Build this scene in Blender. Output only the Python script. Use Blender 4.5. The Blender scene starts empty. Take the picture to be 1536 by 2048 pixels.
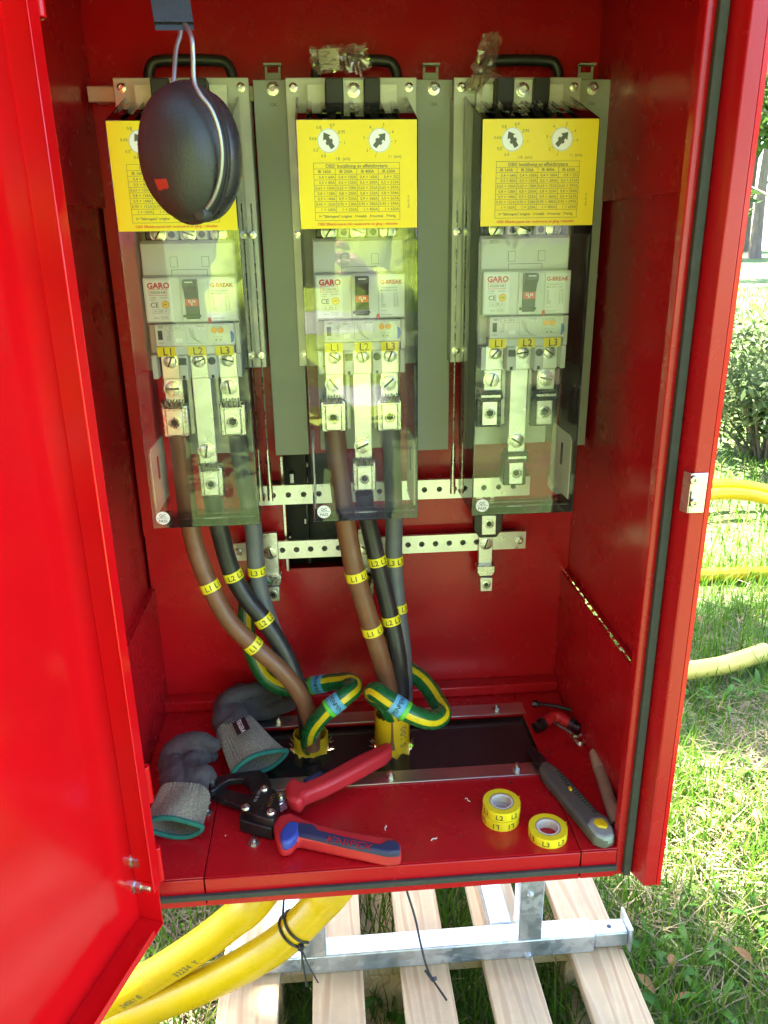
import bpy, bmesh, math, random
import numpy as np
from mathutils import Vector, Matrix, Euler
random.seed(7); rng = np.random.default_rng(11)
SC = bpy.context.scene; COL = SC.collection
RAD = math.radians

# ------------------------------------------------------------------ camera, sky, sun, exposure
F = 1560.0                      # focal length in photograph pixels (1536 x 2048)
PIT, YAW, ROL = RAD(19.4), RAD(4.2), RAD(.87)
CAM = np.array([0, 0, 1.36])
_f = np.array([math.sin(YAW)*math.cos(PIT), math.cos(YAW)*math.cos(PIT), -math.sin(PIT)])
_r0 = np.cross(_f, [0, 0, 1]); _r0 /= np.linalg.norm(_r0); _u0 = np.cross(_r0, _f)
_r = math.cos(ROL)*_r0 - math.sin(ROL)*_u0
_u = math.cos(ROL)*_u0 + math.sin(ROL)*_r0
def P(px, py, x=None, y=None, z=None, d=None):
    """pixel of the photograph -> point on the plane x=, y= or z= it lies on (or at optical depth d)"""
    v = _f + _r*(px-768)/F - _u*(py-1024)/F
    t = d if d is not None else (x/v[0] if x is not None else (y/v[1] if y is not None else (z-CAM[2])/v[2]))
    return CAM + v*t
def proj(p):
    d = np.asarray(p, float) - CAM; k = d @ _f
    return 768 + F*(d @ _r)/k, 1024 - F*(d @ _u)/k
cam_d = bpy.data.cameras.new('camera'); cam = bpy.data.objects.new('camera', cam_d); COL.objects.link(cam)
cam_d.sensor_fit = 'VERTICAL'; cam_d.sensor_height = 36; cam_d.lens = 36*F/2048
cam_d.clip_start = .02; cam_d.clip_end = 600
M3 = Matrix((_r, _u, -_f)).transposed()
cam.matrix_world = Matrix.Translation(CAM) @ M3.to_4x4()
SC.camera = cam
SUN_AZ, SUN_EL = RAD(40), RAD(57)          # azimuth from +Y towards -X
S = Vector((-math.sin(SUN_AZ)*math.cos(SUN_EL), math.cos(SUN_AZ)*math.cos(SUN_EL), math.sin(SUN_EL)))
W = bpy.data.worlds.new('World'); SC.world = W; W.use_nodes = True
_n = W.node_tree.nodes; _sky = _n.new('ShaderNodeTexSky'); _sky.sky_type = 'NISHITA'; _sky.sun_disc = False
_sky.sun_elevation = SUN_EL; _sky.sun_rotation = math.atan2(S.x, S.y); _sky.dust_density = 1.5
W.node_tree.links.new(_sky.outputs[0], _n['Background'].inputs[0]); _n['Background'].inputs[1].default_value = .095
sun_d = bpy.data.lights.new('sun', 'SUN'); sun_d.energy = 5; sun_d.angle = RAD(.5); sun_d.color = (1, .95, .86)
sun = bpy.data.objects.new('sun', sun_d); COL.objects.link(sun); sun.location = (-6, 8, 12)
sun.rotation_euler = (-S).to_track_quat('-Z', 'Y').to_euler()
SC.view_settings.view_transform = 'Standard'; SC.view_settings.look = 'None'
SC.view_settings.gamma = 1; SC.view_settings.use_curve_mapping = False
SC.view_settings.exposure = 3.8
SC.render.engine = 'CYCLES'
SC.cycles.use_denoising = True; SC.cycles.transparent_max_bounces = 28; SC.cycles.max_bounces = 9
SC.cycles.diffuse_bounces = 5; SC.cycles.glossy_bounces = 5; SC.cycles.sample_clamp_indirect = 8

# ------------------------------------------------------------------ helpers
ORG = {}
def _tag(o, label=None, cat=None, group=None, kind=None):
    if label: o['label'] = label
    if cat: o['category'] = cat
    if group: o['group'] = group
    if kind: o['kind'] = kind
    return o
def thing(name, label, cat, loc=(0, 0, 0), group=None, rot=(0, 0, 0)):
    o = bpy.data.objects.new(name, None); COL.objects.link(o); o.location = loc; o.rotation_euler = rot
    o.empty_display_size = .02; ORG[o] = Vector(loc)
    return _tag(o, label, cat, group)
def copy_tree(o, parent=None):
    c = o.copy(); COL.objects.link(c); c.parent = parent
    for ch in list(o.children): copy_tree(ch, c)
    return c
V = lambda p: Vector((float(p[0]), float(p[1]), float(p[2])))
_tc = {}
def text_geo(s, bold=0.0):
    k = (s, bold)
    if k not in _tc:
        cu = bpy.data.curves.new('t', 'FONT'); cu.body = s; cu.size = 1; cu.resolution_u = 2; cu.offset = bold
        o = bpy.data.objects.new('t', cu); COL.objects.link(o)
        dg = bpy.context.evaluated_depsgraph_get(); me = bpy.data.meshes.new_from_object(o.evaluated_get(dg))
        vs = [(v.co.x, v.co.y) for v in me.vertices]; fs = [tuple(p.vertices) for p in me.polygons]
        bpy.data.objects.remove(o); bpy.data.curves.remove(cu); bpy.data.meshes.remove(me)
        _tc[k] = (vs, fs)
    return _tc[k]
class MB:
    def __init__(s): s.v = []; s.f = []; s.m = []
    def add(s, vs, fs, mi=0):
        b = len(s.v); s.v += [V(p) for p in vs]; s.f += [tuple(b+i for i in f) for f in fs]; s.m += [mi]*len(fs); return s
    def box(s, x0, x1, y0, y1, z0, z1, mi=0):
        v = [(x, y, z) for z in (z0, z1) for y in (y0, y1) for x in (x0, x1)]
        return s.add(v, [(0, 2, 3, 1), (4, 5, 7, 6), (0, 1, 5, 4), (2, 6, 7, 3), (0, 4, 6, 2), (1, 3, 7, 5)], mi)
    def obox(s, c, size, R=None, mi=0):
        R = R or Matrix.Identity(3); c = V(c); b = len(s.v); h = Vector(size)/2
        v = [c + R @ Vector((x*h.x, y*h.y, z*h.z)) for z in (-1, 1) for y in (-1, 1) for x in (-1, 1)]
        return s.add(v, [(0, 2, 3, 1), (4, 5, 7, 6), (0, 1, 5, 4), (2, 6, 7, 3), (0, 4, 6, 2), (1, 3, 7, 5)], mi)
    def lathe(s, prof, o, ax, n=20, sx=1, sy=1, up=None, mi=0, cap=True):
        """prof: list of (radius, height along ax)"""
        o = V(o); ax = V(ax).normalized(); a = V(up) if up is not None else (Vector((0, 0, 1)) if abs(ax.z) < .9 else Vector((1, 0, 0)))
        e1 = (a - ax*a.dot(ax)).normalized(); e2 = ax.cross(e1); vs = []; fs = []
        for r, h in prof:
            for i in range(n):
                t = 2*math.pi*i/n; vs.append(o + ax*h + e1*(r*sx*math.cos(t)) + e2*(r*sy*math.sin(t)))
        for k in range(len(prof)-1):
            for i in range(n):
                j = (i+1) % n; fs.append((k*n+i, k*n+j, (k+1)*n+j, (k+1)*n+i))
        if cap:
            if prof[0][0] > 1e-6: fs.append(tuple(reversed(range(n))))
            if prof[-1][0] > 1e-6: fs.append(tuple(range((len(prof)-1)*n, len(prof)*n)))
        return s.add(vs, fs, mi)
    def cyl(s, p0, p1, r, n=16, r2=None, mi=0):
        d = V(p1)-V(p0); return s.lathe([(r, 0), (r if r2 is None else r2, d.length)], p0, d, n, mi=mi)
    def tube(s, pts, r, n=12, cap=True, ref=None, sect=None, mi=0, flat=1.0):
        pts = [V(p) for p in pts]; N = len(pts); rr = r if hasattr(r, '__len__') else [r]*N; vs = []; fs = []; nrm = None; mis = []
        for k in range(N):
            t = (pts[min(k+1, N-1)] - pts[max(k-1, 0)]).normalized()
            if ref is not None:
                q = (V(ref) - pts[k]); nrm = (q - t*q.dot(t)).normalized()
            else:
                if nrm is None: nrm = t.orthogonal().normalized()
                nrm = (nrm - t*nrm.dot(t)).normalized()
            b = t.cross(nrm)
            for i in range(n):
                a = 2*math.pi*i/n; vs.append(pts[k] + (nrm*math.cos(a)*flat + b*math.sin(a))*rr[k])
        for k in range(N-1):
            for i in range(n):
                j = (i+1) % n; fs.append((k*n+i, k*n+j, (k+1)*n+j, (k+1)*n+i)); mis.append(sect(i) if sect else mi)
        if cap: fs += [tuple(reversed(range(n))), tuple(range((N-1)*n, N*n))]; mis += [mi, mi]
        b0 = len(s.f); s.add(vs, fs, mi); s.m[b0:] = mis; return s
    def prism(s, top, vec, mi=0):
        n = len(top); vec = V(vec); t = [V(p) for p in top]; nr = Vector()
        for i in range(n):
            a, b = t[i], t[(i+1) % n]; nr += Vector(((a.y-b.y)*(a.z+b.z), (a.z-b.z)*(a.x+b.x), (a.x-b.x)*(a.y+b.y)))
        if nr.dot(vec) > 0: t.reverse()
        return s.add(t + [p+vec for p in t], [tuple(range(n)), tuple(range(2*n-1, n-1, -1))] + [(i, i+n, (i+1) % n + n, (i+1) % n) for i in range(n)], mi)
    def text(s, st, o, ux, uy, size, al='C', bold=0.0, mi=0, xs=1.0):
        vs, fs = text_geo(st, bold)
        if not vs: return s
        xa = min(v[0] for v in vs); xb = max(v[0] for v in vs); off = {'C': (xa+xb)/2, 'L': xa, 'R': xb}[al]
        o = V(o); ux = V(ux).normalized(); uy = V(uy).normalized()
        return s.add([o + ux*((a-off)*size*xs) + uy*((b-.35)*size) for a, b in vs], fs, mi)
    def text_map(s, st, fn, size, bold=0.0, mi=0, off=None):
        vs, fs = text_geo(st, bold); xa = min(v[0] for v in vs); xb = max(v[0] for v in vs); m = (xa+xb)/2
        return s.add([fn((a-m)*size, (b-.35)*size) for a, b in vs], fs, mi)
    def build(s, name, mat, parent=None, bevel=0, seg=2, smooth=True, ang=38, label=None, cat=None, group=None, kind=None, loc=None, local=False, sub=0):
        me = bpy.data.meshes.new(name)
        o0 = Vector((0, 0, 0)) if (local or (parent is None and loc is None)) else (V(loc) if loc is not None else ORG.get(parent, Vector()))
        me.from_pydata([v - o0 for v in s.v], [], s.f)
        mats = mat if isinstance(mat, (list, tuple)) else [mat]
        for m in mats: me.materials.append(m)
        if len(mats) > 1: me.polygons.foreach_set('material_index', s.m)
        if smooth:
            me.polygons.foreach_set('use_smooth', [True]*len(me.polygons)); me.set_sharp_from_angle(angle=RAD(ang))
        me.update(); o = bpy.data.objects.new(name, me); COL.objects.link(o)
        if parent is not None: o.parent = parent; ORG[o] = o0
        else: o.location = o0; ORG[o] = o0
        if bevel:
            b = o.modifiers.new('bevel', 'BEVEL'); b.width = bevel; b.segments = seg; b.limit_method = 'ANGLE'; b.angle_limit = RAD(40); b.harden_normals = False
        if sub:
            m = o.modifiers.new('sub', 'SUBSURF'); m.levels = m.render_levels = sub
        return _tag(o, label, cat, group, kind)
def spline(pts, n=8):
    p = [np.asarray(q, float) for q in pts]; p = [2*p[0]-p[1]] + p + [2*p[-1]-p[-2]]; out = []
    for i in range(1, len(p)-2):
        for k in range(n):
            t = k/n; a, b, c, d = p[i-1], p[i], p[i+1], p[i+2]
            out.append(.5*((2*b) + (-a+c)*t + (2*a-5*b+4*c-d)*t*t + (-a+3*b-3*c+d)*t**3))
    out.append(p[-2]); return out

# ------------------------------------------------------------------ materials
def nodes(name):
    m = bpy.data.materials.new(name); m.use_nodes = True; nt = m.node_tree
    return m, nt, nt.nodes['Principled BSDF'], nt.nodes['Material Output']
def noise(nt, scale, detail=4, rough=.55, vec=None, stretch=None):
    n = nt.nodes.new('ShaderNodeTexNoise'); n.inputs['Scale'].default_value = scale; n.inputs['Detail'].default_value = detail; n.inputs['Roughness'].default_value = rough
    tc = nt.nodes.new('ShaderNodeTexCoord'); src = tc.outputs['Object']
    if stretch:
        mp = nt.nodes.new('ShaderNodeMapping'); mp.inputs['Scale'].default_value = stretch; nt.links.new(src, mp.inputs[0]); src = mp.outputs[0]
    nt.links.new(src, n.inputs['Vector']); return n
def ramp(nt, fac, stops):
    r = nt.nodes.new('ShaderNodeValToRGB'); e = r.color_ramp.elements
    while len(e) < len(stops): e.new(.5)
    for k, (p, c) in enumerate(stops):
        e[k].position = p; e[k].color = (*c, 1) if len(c) == 3 else c
    nt.links.new(fac, r.inputs[0]); return r
def mapr(nt, fac, a, b, c=0.0, d=1.0):
    r = nt.nodes.new('ShaderNodeMapRange'); r.inputs[1].default_value = a; r.inputs[2].default_value = b; r.inputs[3].default_value = c; r.inputs[4].default_value = d
    nt.links.new(fac, r.inputs[0]); return r
def bump(nt, bs, h, strength, dist):
    b = nt.nodes.new('ShaderNodeBump'); b.inputs['Strength'].default_value = strength; b.inputs['Distance'].default_value = dist
    nt.links.new(h, b.inputs['Height']); nt.links.new(b.outputs[0], bs.inputs['Normal']); return b
def pm(name, col, rough=.5, metal=0., var=.12, vs=30, bmp=0., bs_=200, rv=.12, spec=.5, coat=0., stretch=None, sheen=0., dirt=None, dirt_amt=.0):
    m, nt, b, out = nodes(name); c = np.array(col)
    n = noise(nt, vs, 5, .6, stretch=stretch)
    r = ramp(nt, n.outputs['Fac'], [(.25, tuple(np.clip(c*(1-var), 0, 1))), (.75, tuple(np.clip(c*(1+var), 0, 1)))])
    last = r.outputs[0]
    if dirt is not None:
        n3 = noise(nt, vs*.35, 8, .7); mk = mapr(nt, n3.outputs['Fac'], .52, .75, 0, dirt_amt)
        mx = nt.nodes.new('ShaderNodeMix'); mx.data_type = 'RGBA'; nt.links.new(mk.outputs[0], mx.inputs[0]); nt.links.new(last, mx.inputs[6]); mx.inputs[7].default_value = (*dirt, 1); last = mx.outputs[2]
    nt.links.new(last, b.inputs['Base Color'])
    n2 = noise(nt, vs*2.3, 6, .65, stretch=stretch); rr = mapr(nt, n2.outputs['Fac'], .25, .75, max(.02, rough-rv), min(1, rough+rv)); nt.links.new(rr.outputs[0], b.inputs['Roughness'])
    b.inputs['Metallic'].default_value = metal; b.inputs['Specular IOR Level'].default_value = spec; b.inputs['Coat Weight'].default_value = coat; b.inputs['Coat Roughness'].default_value = .1
    b.inputs['Sheen Weight'].default_value = sheen
    if bmp:
        n4 = noise(nt, bs_, 3, .5, stretch=stretch); bump(nt, b, n4.outputs['Fac'], bmp, .001)
    return m
M = {}
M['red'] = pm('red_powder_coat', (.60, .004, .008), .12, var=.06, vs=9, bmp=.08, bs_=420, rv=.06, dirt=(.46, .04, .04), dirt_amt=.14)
M['red_shaded'] = pm('red_powder_coat_shaded', (.42, .006, .011), .25, var=.06, vs=7, bmp=.10, bs_=420, rv=.09, dirt=(.40, .04, .04), dirt_amt=.06)  # same red coat, with the interior's shade put into a darker base colour
M['gasket'] = pm('black_rubber_gasket', (.036, .04, .034), .75, var=.2, vs=60, bmp=.3, bs_=300)
M['black'] = pm('black_plastic', (.016, .016, .018), .42, var=.2, vs=50, bmp=.1, bs_=500)
M['blackgloss'] = pm('black_membrane', (.010, .010, .011), .16, var=.2, vs=20, bmp=.25, bs_=60, dirt=(.05, .045, .04), dirt_amt=.5)
M['steel'] = pm('zinc_plated_steel', (.62, .61, .57), .28, 1, var=.14, vs=40, bmp=.12, bs_=260)
M['alu'] = pm('aluminium', (.74, .73, .70), .34, 1, var=.10, vs=30, bmp=.15, bs_=300, stretch=(1, 1, 6))
M['alustrip'] = pm('brushed_aluminium_strip', (.62, .60, .58), .36, 1, var=.16, vs=14, bmp=.2, bs_=240, stretch=(.15, 4, 4))
M['tin'] = pm('tinned_copper_bar', (.70, .70, .67), .33, .92, var=.10, vs=26, bmp=.12, bs_=200, dirt=(.48, .45, .38), dirt_amt=.4)
M['galv'] = None
M['bracket'] = pm('zinc_sheet', (.66, .66, .57), .45, .35, var=.14, vs=24, bmp=.1, bs_=150, stretch=(1, 1, 3))
M['greygreen'] = pm('grey_green_painted_steel', (.37, .405, .37), .42, var=.04, vs=10, bmp=.08, bs_=500)
M['plate'] = pm('mounting_plate', (.50, .51, .46), .42, .3, var=.08, vs=16, bmp=.08, bs_=300)
M['mcb'] = pm('breaker_plastic', (.56, .56, .54), .45, var=.03, vs=20, bmp=.08, bs_=700)
M['mcbl'] = pm('breaker_face_plastic', (.62, .62, .60), .40, var=.02, vs=20, bmp=.06, bs_=700)
M['sticker'] = pm('white_sticker', (.74, .74, .73), .35, var=.02, vs=30)
M['yel'] = pm('yellow_label', (.80, .62, .008), .38, var=.04, vs=14)
M['yelm'] = pm('yellow_marker_tape', (.78, .66, .02), .33, var=.07, vs=70, bmp=.15, bs_=160)
M['ink'] = pm('black_ink', (.03, .03, .025), .6, var=.1)
M['inkg'] = pm('dark_grey_ink', (.10, .11, .08), .6, var=.1)
M['inkred'] = pm('red_ink', (.60, .02, .03), .5, var=.1)
M['inkorg'] = pm('orange_ink', (.80, .34, .03), .5, var=.1)
M['inkblue'] = pm('blue_sticker', (.06, .13, .46), .4, var=.1)
M['white'] = pm('white_print', (.80, .80, .80), .4, var=.02)
M['redlab'] = pm('red_toggle_flag', (.66, .02, .03), .4, var=.05)
M['brown'] = pm('brown_cable_sheath', (.17, .068, .030), .42, var=.14, vs=35, bmp=.18, bs_=120, dirt=(.24, .16, .11), dirt_amt=.45)
M['blk'] = pm('black_cable_sheath', (.022, .021, .022), .36, var=.2, vs=35, bmp=.18, bs_=120, dirt=(.11, .10, .095), dirt_amt=.45)
M['gry'] = pm('grey_cable_sheath', (.11, .115, .125), .42, var=.12, vs=35, bmp=.18, bs_=120, dirt=(.2, .2, .2), dirt_amt=.4)
M['grn'] = pm('green_cable_sheath', (.010, .115, .030), .30, var=.12, vs=35, bmp=.12, bs_=120)
M['yst'] = pm('yellow_cable_stripe', (.66, .50, .01), .30, var=.08, vs=35, bmp=.12, bs_=120)
M['pen'] = pm('blue_pen_tape', (.10, .36, .55), .35, var=.12, vs=80)
M['green2'] = pm('bright_green_tape', (.10, .50, .04), .35, var=.12, vs=80)
M['conduit'] = pm('yellow_conduit', (.62, .40, .006), .38, var=.08, vs=18, bmp=.08, bs_=200, dirt=(.40, .27, .05), dirt_amt=.4)
M['ycable'] = pm('yellow_cable_sheath', (.60, .375, .004), .30, var=.08, vs=9, bmp=.10, bs_=90, dirt=(.52, .36, .06), dirt_amt=.45)
M['yfade'] = pm('sun_bleached_yellow_cable', (.74, .58, .12), .45, var=.1, vs=12, dirt=(.6, .5, .25), dirt_amt=.6)
M['glove'] = pm('grey_rubber_dip', (.060, .050, .053), .85, var=.35, vs=30, bmp=.7, bs_=240, dirt=(.03, .03, .033), dirt_amt=.7, sheen=.05)
M['teal'] = pm('teal_hem', (.010, .12, .085), .85, var=.15, vs=90, bmp=.5, bs_=500)
M['toolsteel'] = pm('oiled_black_steel', (.045, .042, .043), .33, .75, var=.4, vs=40, bmp=.2, bs_=160)
M['hred'] = pm('red_grip', (.50, .018, .025), .48, var=.08, vs=30, bmp=.15, bs_=200, dirt=(.28, .03, .035), dirt_amt=.5)
M['hblue'] = pm('navy_grip', (.022, .030, .085), .5, var=.15, vs=30, bmp=.2, bs_=300, dirt=(.05, .05, .10), dirt_amt=.5)
M['hblue2'] = pm('blue_grip', (.035, .065, .34), .45, var=.12, vs=30)
M['knife'] = pm('grey_knife_body', (.095, .10, .088), .5, var=.12, vs=40, bmp=.15, bs_=300)
M['knife2'] = pm('light_grey_knife_cap', (.26, .30, .28), .42, var=.1, vs=40)
M['pen_b'] = pm('worn_beige_pen', (.30, .22, .15), .55, var=.15, vs=60, dirt=(.10, .07, .05), dirt_amt=.7)
M['pen_c'] = pm('pen_cap', (.42, .33, .22), .5, var=.1, vs=60)
M['paper'] = pm('paper_core', (.70, .68, .62), .7, var=.06, vs=80)
M['coreg'] = pm('grey_core', (.42, .38, .26), .6, var=.1, vs=60)
M['muff'] = pm('black_muff_shell', (.020, .020, .022), .46, var=.15, vs=20, bmp=.35, bs_=520, dirt=(.05, .048, .045), dirt_amt=.5)
M['cushion'] = pm('black_muff_cushion', (.020, .020, .024), .30, var=.1, vs=30)
M['orange'] = pm('red_orange_logo', (.36, .022, .014), .55, var=.1)
M['plasticred'] = pm('red_plastic', (.50, .015, .02), .35, var=.08, vs=40)
M['skin'] = pm('skin', (.50, .30, .22), .5, var=.08, vs=20)
M['denim'] = pm('dark_work_trousers', (.05, .06, .09), .85, var=.25, vs=60, bmp=.4, bs_=400)
M['hair'] = pm('brown_hair', (.06, .04, .025), .6, var=.3, vs=80)
M['wire'] = pm('dull_steel_wire', (.30, .31, .34), .38, .8, var=.1, vs=40)
M['ivory'] = pm('ivory_insulator', (.74, .74, .64), .5, var=.06, vs=24, bmp=.1, bs_=150)

def clear_plastic():
    m, nt, b, out = nodes('clear_polycarbonate'); nt.nodes.remove(b)
    tr = nt.nodes.new('ShaderNodeBsdfTransparent'); tr.inputs[0].default_value = (.975, .98, .975, 1)
    gl = nt.nodes.new('ShaderNodeBsdfGlossy'); gl.inputs['Roughness'].default_value = .012
    df = nt.nodes.new('ShaderNodeBsdfDiffuse'); df.inputs[0].default_value = (.72, .74, .72, 1)
    fr = nt.nodes.new('ShaderNodeFresnel'); fr.inputs['IOR'].default_value = 1.45
    n = noise(nt, 13, 3, .5); bp = nt.nodes.new('ShaderNodeBump'); bp.inputs['Strength'].default_value = .06; bp.inputs['Distance'].default_value = .004
    nt.links.new(n.outputs['Fac'], bp.inputs['Height']); nt.links.new(bp.outputs[0], gl.inputs['Normal'])
    w = noise(nt, 22, 9, .72, stretch=(1, 1, .35)); k = mapr(nt, w.outputs['Fac'], .50, .82, .004, .07)
    mx1 = nt.nodes.new('ShaderNodeMixShader'); nt.links.new(k.outputs[0], mx1.inputs[0]); nt.links.new(tr.outputs[0], mx1.inputs[1]); nt.links.new(df.outputs[0], mx1.inputs[2])
    mx2 = nt.nodes.new('ShaderNodeMixShader'); nt.links.new(fr.outputs[0], mx2.inputs[0]); nt.links.new(mx1.outputs[0], mx2.inputs[1]); nt.links.new(gl.outputs[0], mx2.inputs[2])
    nt.links.new(mx2.outputs[0], out.inputs[0]); return m
M['clear'] = clear_plastic()
def bag_plastic():
    m, nt, b, out = nodes('crumpled_bag_film'); nt.nodes.remove(b)
    tr = nt.nodes.new('ShaderNodeBsdfTransparent'); tr.inputs[0].default_value = (.93, .9, .88, 1)
    gl = nt.nodes.new('ShaderNodeBsdfGlossy'); gl.inputs['Roughness'].default_value = .12
    df = nt.nodes.new('ShaderNodeBsdfDiffuse'); df.inputs[0].default_value = (.7, .66, .62, 1)
    a = nt.nodes.new('ShaderNodeMixShader'); a.inputs[0].default_value = .09; nt.links.new(tr.outputs[0], a.inputs[1]); nt.links.new(df.outputs[0], a.inputs[2])
    c = nt.nodes.new('ShaderNodeMixShader'); c.inputs[0].default_value = .16; nt.links.new(a.outputs[0], c.inputs[1]); nt.links.new(gl.outputs[0], c.inputs[2])
    nt.links.new(c.outputs[0], out.inputs[0]); return m
M['bag'] = bag_plastic()
def galv():
    m, nt, b, out = nodes('galvanised_steel'); b.inputs['Metallic'].default_value = .85
    tc = nt.nodes.new('ShaderNodeTexCoord'); vo = nt.nodes.new('ShaderNodeTexVoronoi'); vo.inputs['Scale'].default_value = 55
    nz = noise(nt, 30, 4); mp = nt.nodes.new('ShaderNodeMix'); mp.data_type = 'RGBA'; mp.inputs[0].default_value = .08
    nt.links.new(tc.outputs['Object'], mp.inputs[6]); nt.links.new(nz.outputs['Color'], mp.inputs[7]); nt.links.new(mp.outputs[2], vo.inputs['Vector'])
    sp = nt.nodes.new('ShaderNodeSeparateColor'); nt.links.new(vo.outputs['Color'], sp.inputs[0])
    r = ramp(nt, sp.outputs[0], [(0, (.46, .50, .53)), (1, (.66, .70, .73))]); nt.links.new(r.outputs[0], b.inputs['Base Color'])
    q = mapr(nt, sp.outputs[1], 0, 1, .30, .52); nt.links.new(q.outputs[0], b.inputs['Roughness']); return m
M['galv'] = galv()
def knit():
    m, nt, b, out = nodes('knitted_cuff'); n = noise(nt, 620, 3); n2 = noise(nt, 60, 3)
    r = ramp(nt, n.outputs['Fac'], [(.35, (.13, .112, .082)), (.62, (.30, .26, .195))]); nt.links.new(r.outputs[0], b.inputs['Base Color'])
    b.inputs['Roughness'].default_value = .95; bump(nt, b, n.outputs['Fac'], .8, .001); return m
M['knit'] = knit()
def wood():
    m, nt, b, out = nodes('raw_pine_plank'); oi = nt.nodes.new('ShaderNodeObjectInfo'); tc = nt.nodes.new('ShaderNodeTexCoord')
    mp = nt.nodes.new('ShaderNodeMapping'); cx = nt.nodes.new('ShaderNodeCombineXYZ'); mu = nt.nodes.new('ShaderNodeMath'); mu.operation = 'MULTIPLY'; mu.inputs[1].default_value = 31.7
    nt.links.new(oi.outputs['Random'], mu.inputs[0]); nt.links.new(mu.outputs[0], cx.inputs[0]); nt.links.new(mu.outputs[0], cx.inputs[1])
    nt.links.new(tc.outputs['Object'], mp.inputs[0]); nt.links.new(cx.outputs[0], mp.inputs['Location']); mp.inputs['Scale'].default_value = (1, .09, 1)
    wv = nt.nodes.new('ShaderNodeTexWave'); wv.bands_direction = 'X'; wv.inputs['Scale'].default_value = 11; wv.inputs['Distortion'].default_value = 16; wv.inputs['Detail'].default_value = 4; wv.inputs['Detail Scale'].default_value = 1.1
    nt.links.new(mp.outputs[0], wv.inputs[0])
    r = ramp(nt, wv.outputs['Fac'], [(.15, (.50, .355, .195)), (.6, (.56, .41, .235)), (.95, (.42, .275, .14))])
    vo = nt.nodes.new('ShaderNodeTexVoronoi'); vo.inputs['Scale'].default_value = 5; mp2 = nt.nodes.new('ShaderNodeMapping'); mp2.inputs['Scale'].default_value = (1, .55, .2)
    nt.links.new(tc.outputs['Object'], mp2.inputs[0]); nt.links.new(cx.outputs[0], mp2.inputs['Location']); nt.links.new(mp2.outputs[0], vo.inputs[0])
    kn = mapr(nt, vo.outputs['Distance'], .03, .10, .85, 0); mx = nt.nodes.new('ShaderNodeMix'); mx.data_type = 'RGBA'
    nt.links.new(kn.outputs[0], mx.inputs[0]); nt.links.new(r.outputs[0], mx.inputs[6]); mx.inputs[7].default_value = (.20, .10, .04, 1)
    n5 = noise(nt, 9, 6, .7); dk = mapr(nt, n5.outputs['Fac'], .42, .72, 0, .8); mx2 = nt.nodes.new('ShaderNodeMix'); mx2.data_type = 'RGBA'
    nt.links.new(dk.outputs[0], mx2.inputs[0]); nt.links.new(mx.outputs[2], mx2.inputs[6]); mx2.inputs[7].default_value = (.36, .27, .17, 1); nt.links.new(mx2.outputs[2], b.inputs['Base Color'])
    b.inputs['Roughness'].default_value = .8; bump(nt, b, wv.outputs['Fac'], .35, .002); return m
M['wood'] = wood()
def vcol_leaf(name, a, b_, c, trans=.35, rough=.5):
    m, nt, b, out = nodes(name); at = nt.nodes.new('ShaderNodeAttribute'); at.attribute_name = 'tint'
    r = ramp(nt, at.outputs['Fac'], [(0, a), (.55, b_), (1, c)]); nt.links.new(r.outputs[0], b.inputs['Base Color']); b.inputs['Roughness'].default_value = rough
    b.inputs['Specular IOR Level'].default_value = .2
    tl = nt.nodes.new('ShaderNodeBsdfTranslucent'); nt.links.new(r.outputs[0], tl.inputs[0]); mx = nt.nodes.new('ShaderNodeMixShader'); mx.inputs[0].default_value = trans
    nt.links.new(b.outputs[0], mx.inputs[1]); nt.links.new(tl.outputs[0], mx.inputs[2]); nt.links.new(mx.outputs[0], out.inputs[0]); return m
M['grass'] = vcol_leaf('grass_blades', (.055, .14, .010), (.105, .215, .014), (.27, .26, .07), .45, .5)
M['straw'] = vcol_leaf('dry_straw', (.20, .16, .09), (.30, .24, .15), (.12, .09, .05), .15, .7)
M['leaf'] = vcol_leaf('tree_leaves', (.035, .075, .015), (.06, .115, .022), (.11, .15, .03), .4, .45)
M['bushleaf'] = vcol_leaf('bush_leaves', (.060, .095, .035), (.10, .14, .055), (.17, .19, .09), .45, .45)
M['weed'] = vcol_leaf('dandelion_leaf', (.06, .15, .02), (.09, .21, .03), (.13, .25, .04), .4, .38)
M['dead'] = vcol_leaf('fallen_leaf', (.20, .10, .04), (.28, .15, .06), (.34, .22, .10), .25, .6)
M['bark'] = pm('bark', (.16, .125, .095), .9, var=.35, vs=6, bmp=1., bs_=14, stretch=(1, 1, .3))
def ground_mat():
    m, nt, b, out = nodes('lawn_soil'); n1 = noise(nt, .45, 5, .6); n2 = noise(nt, 9, 8, .7); n3 = noise(nt, 70, 5, .7)
    g = ramp(nt, n3.outputs['Fac'], [(.3, (.050, .10, .018)), (.6, (.10, .17, .035)), (.8, (.20, .21, .08))])
    s = ramp(nt, n3.outputs['Fac'], [(.3, (.10, .075, .045)), (.6, (.20, .155, .095)), (.8, (.30, .24, .16))])
    ad = nt.nodes.new('ShaderNodeMath'); ad.operation = 'ADD'; nt.links.new(n1.outputs['Fac'], ad.inputs[0]); nt.links.new(n2.outputs['Fac'], ad.inputs[1])
    k = mapr(nt, ad.outputs[0], 1.02, 1.2); mx = nt.nodes.new('ShaderNodeMix'); mx.data_type = 'RGBA'; nt.links.new(k.outputs[0], mx.inputs[0]); nt.links.new(g.outputs[0], mx.inputs[6]); nt.links.new(s.outputs[0], mx.inputs[7])
    nt.links.new(mx.outputs[2], b.inputs['Base Color']); b.inputs['Roughness'].default_value = .9; bump(nt, b, n3.outputs['Fac'], .8, .02); return m
M['ground'] = ground_mat()
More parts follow.
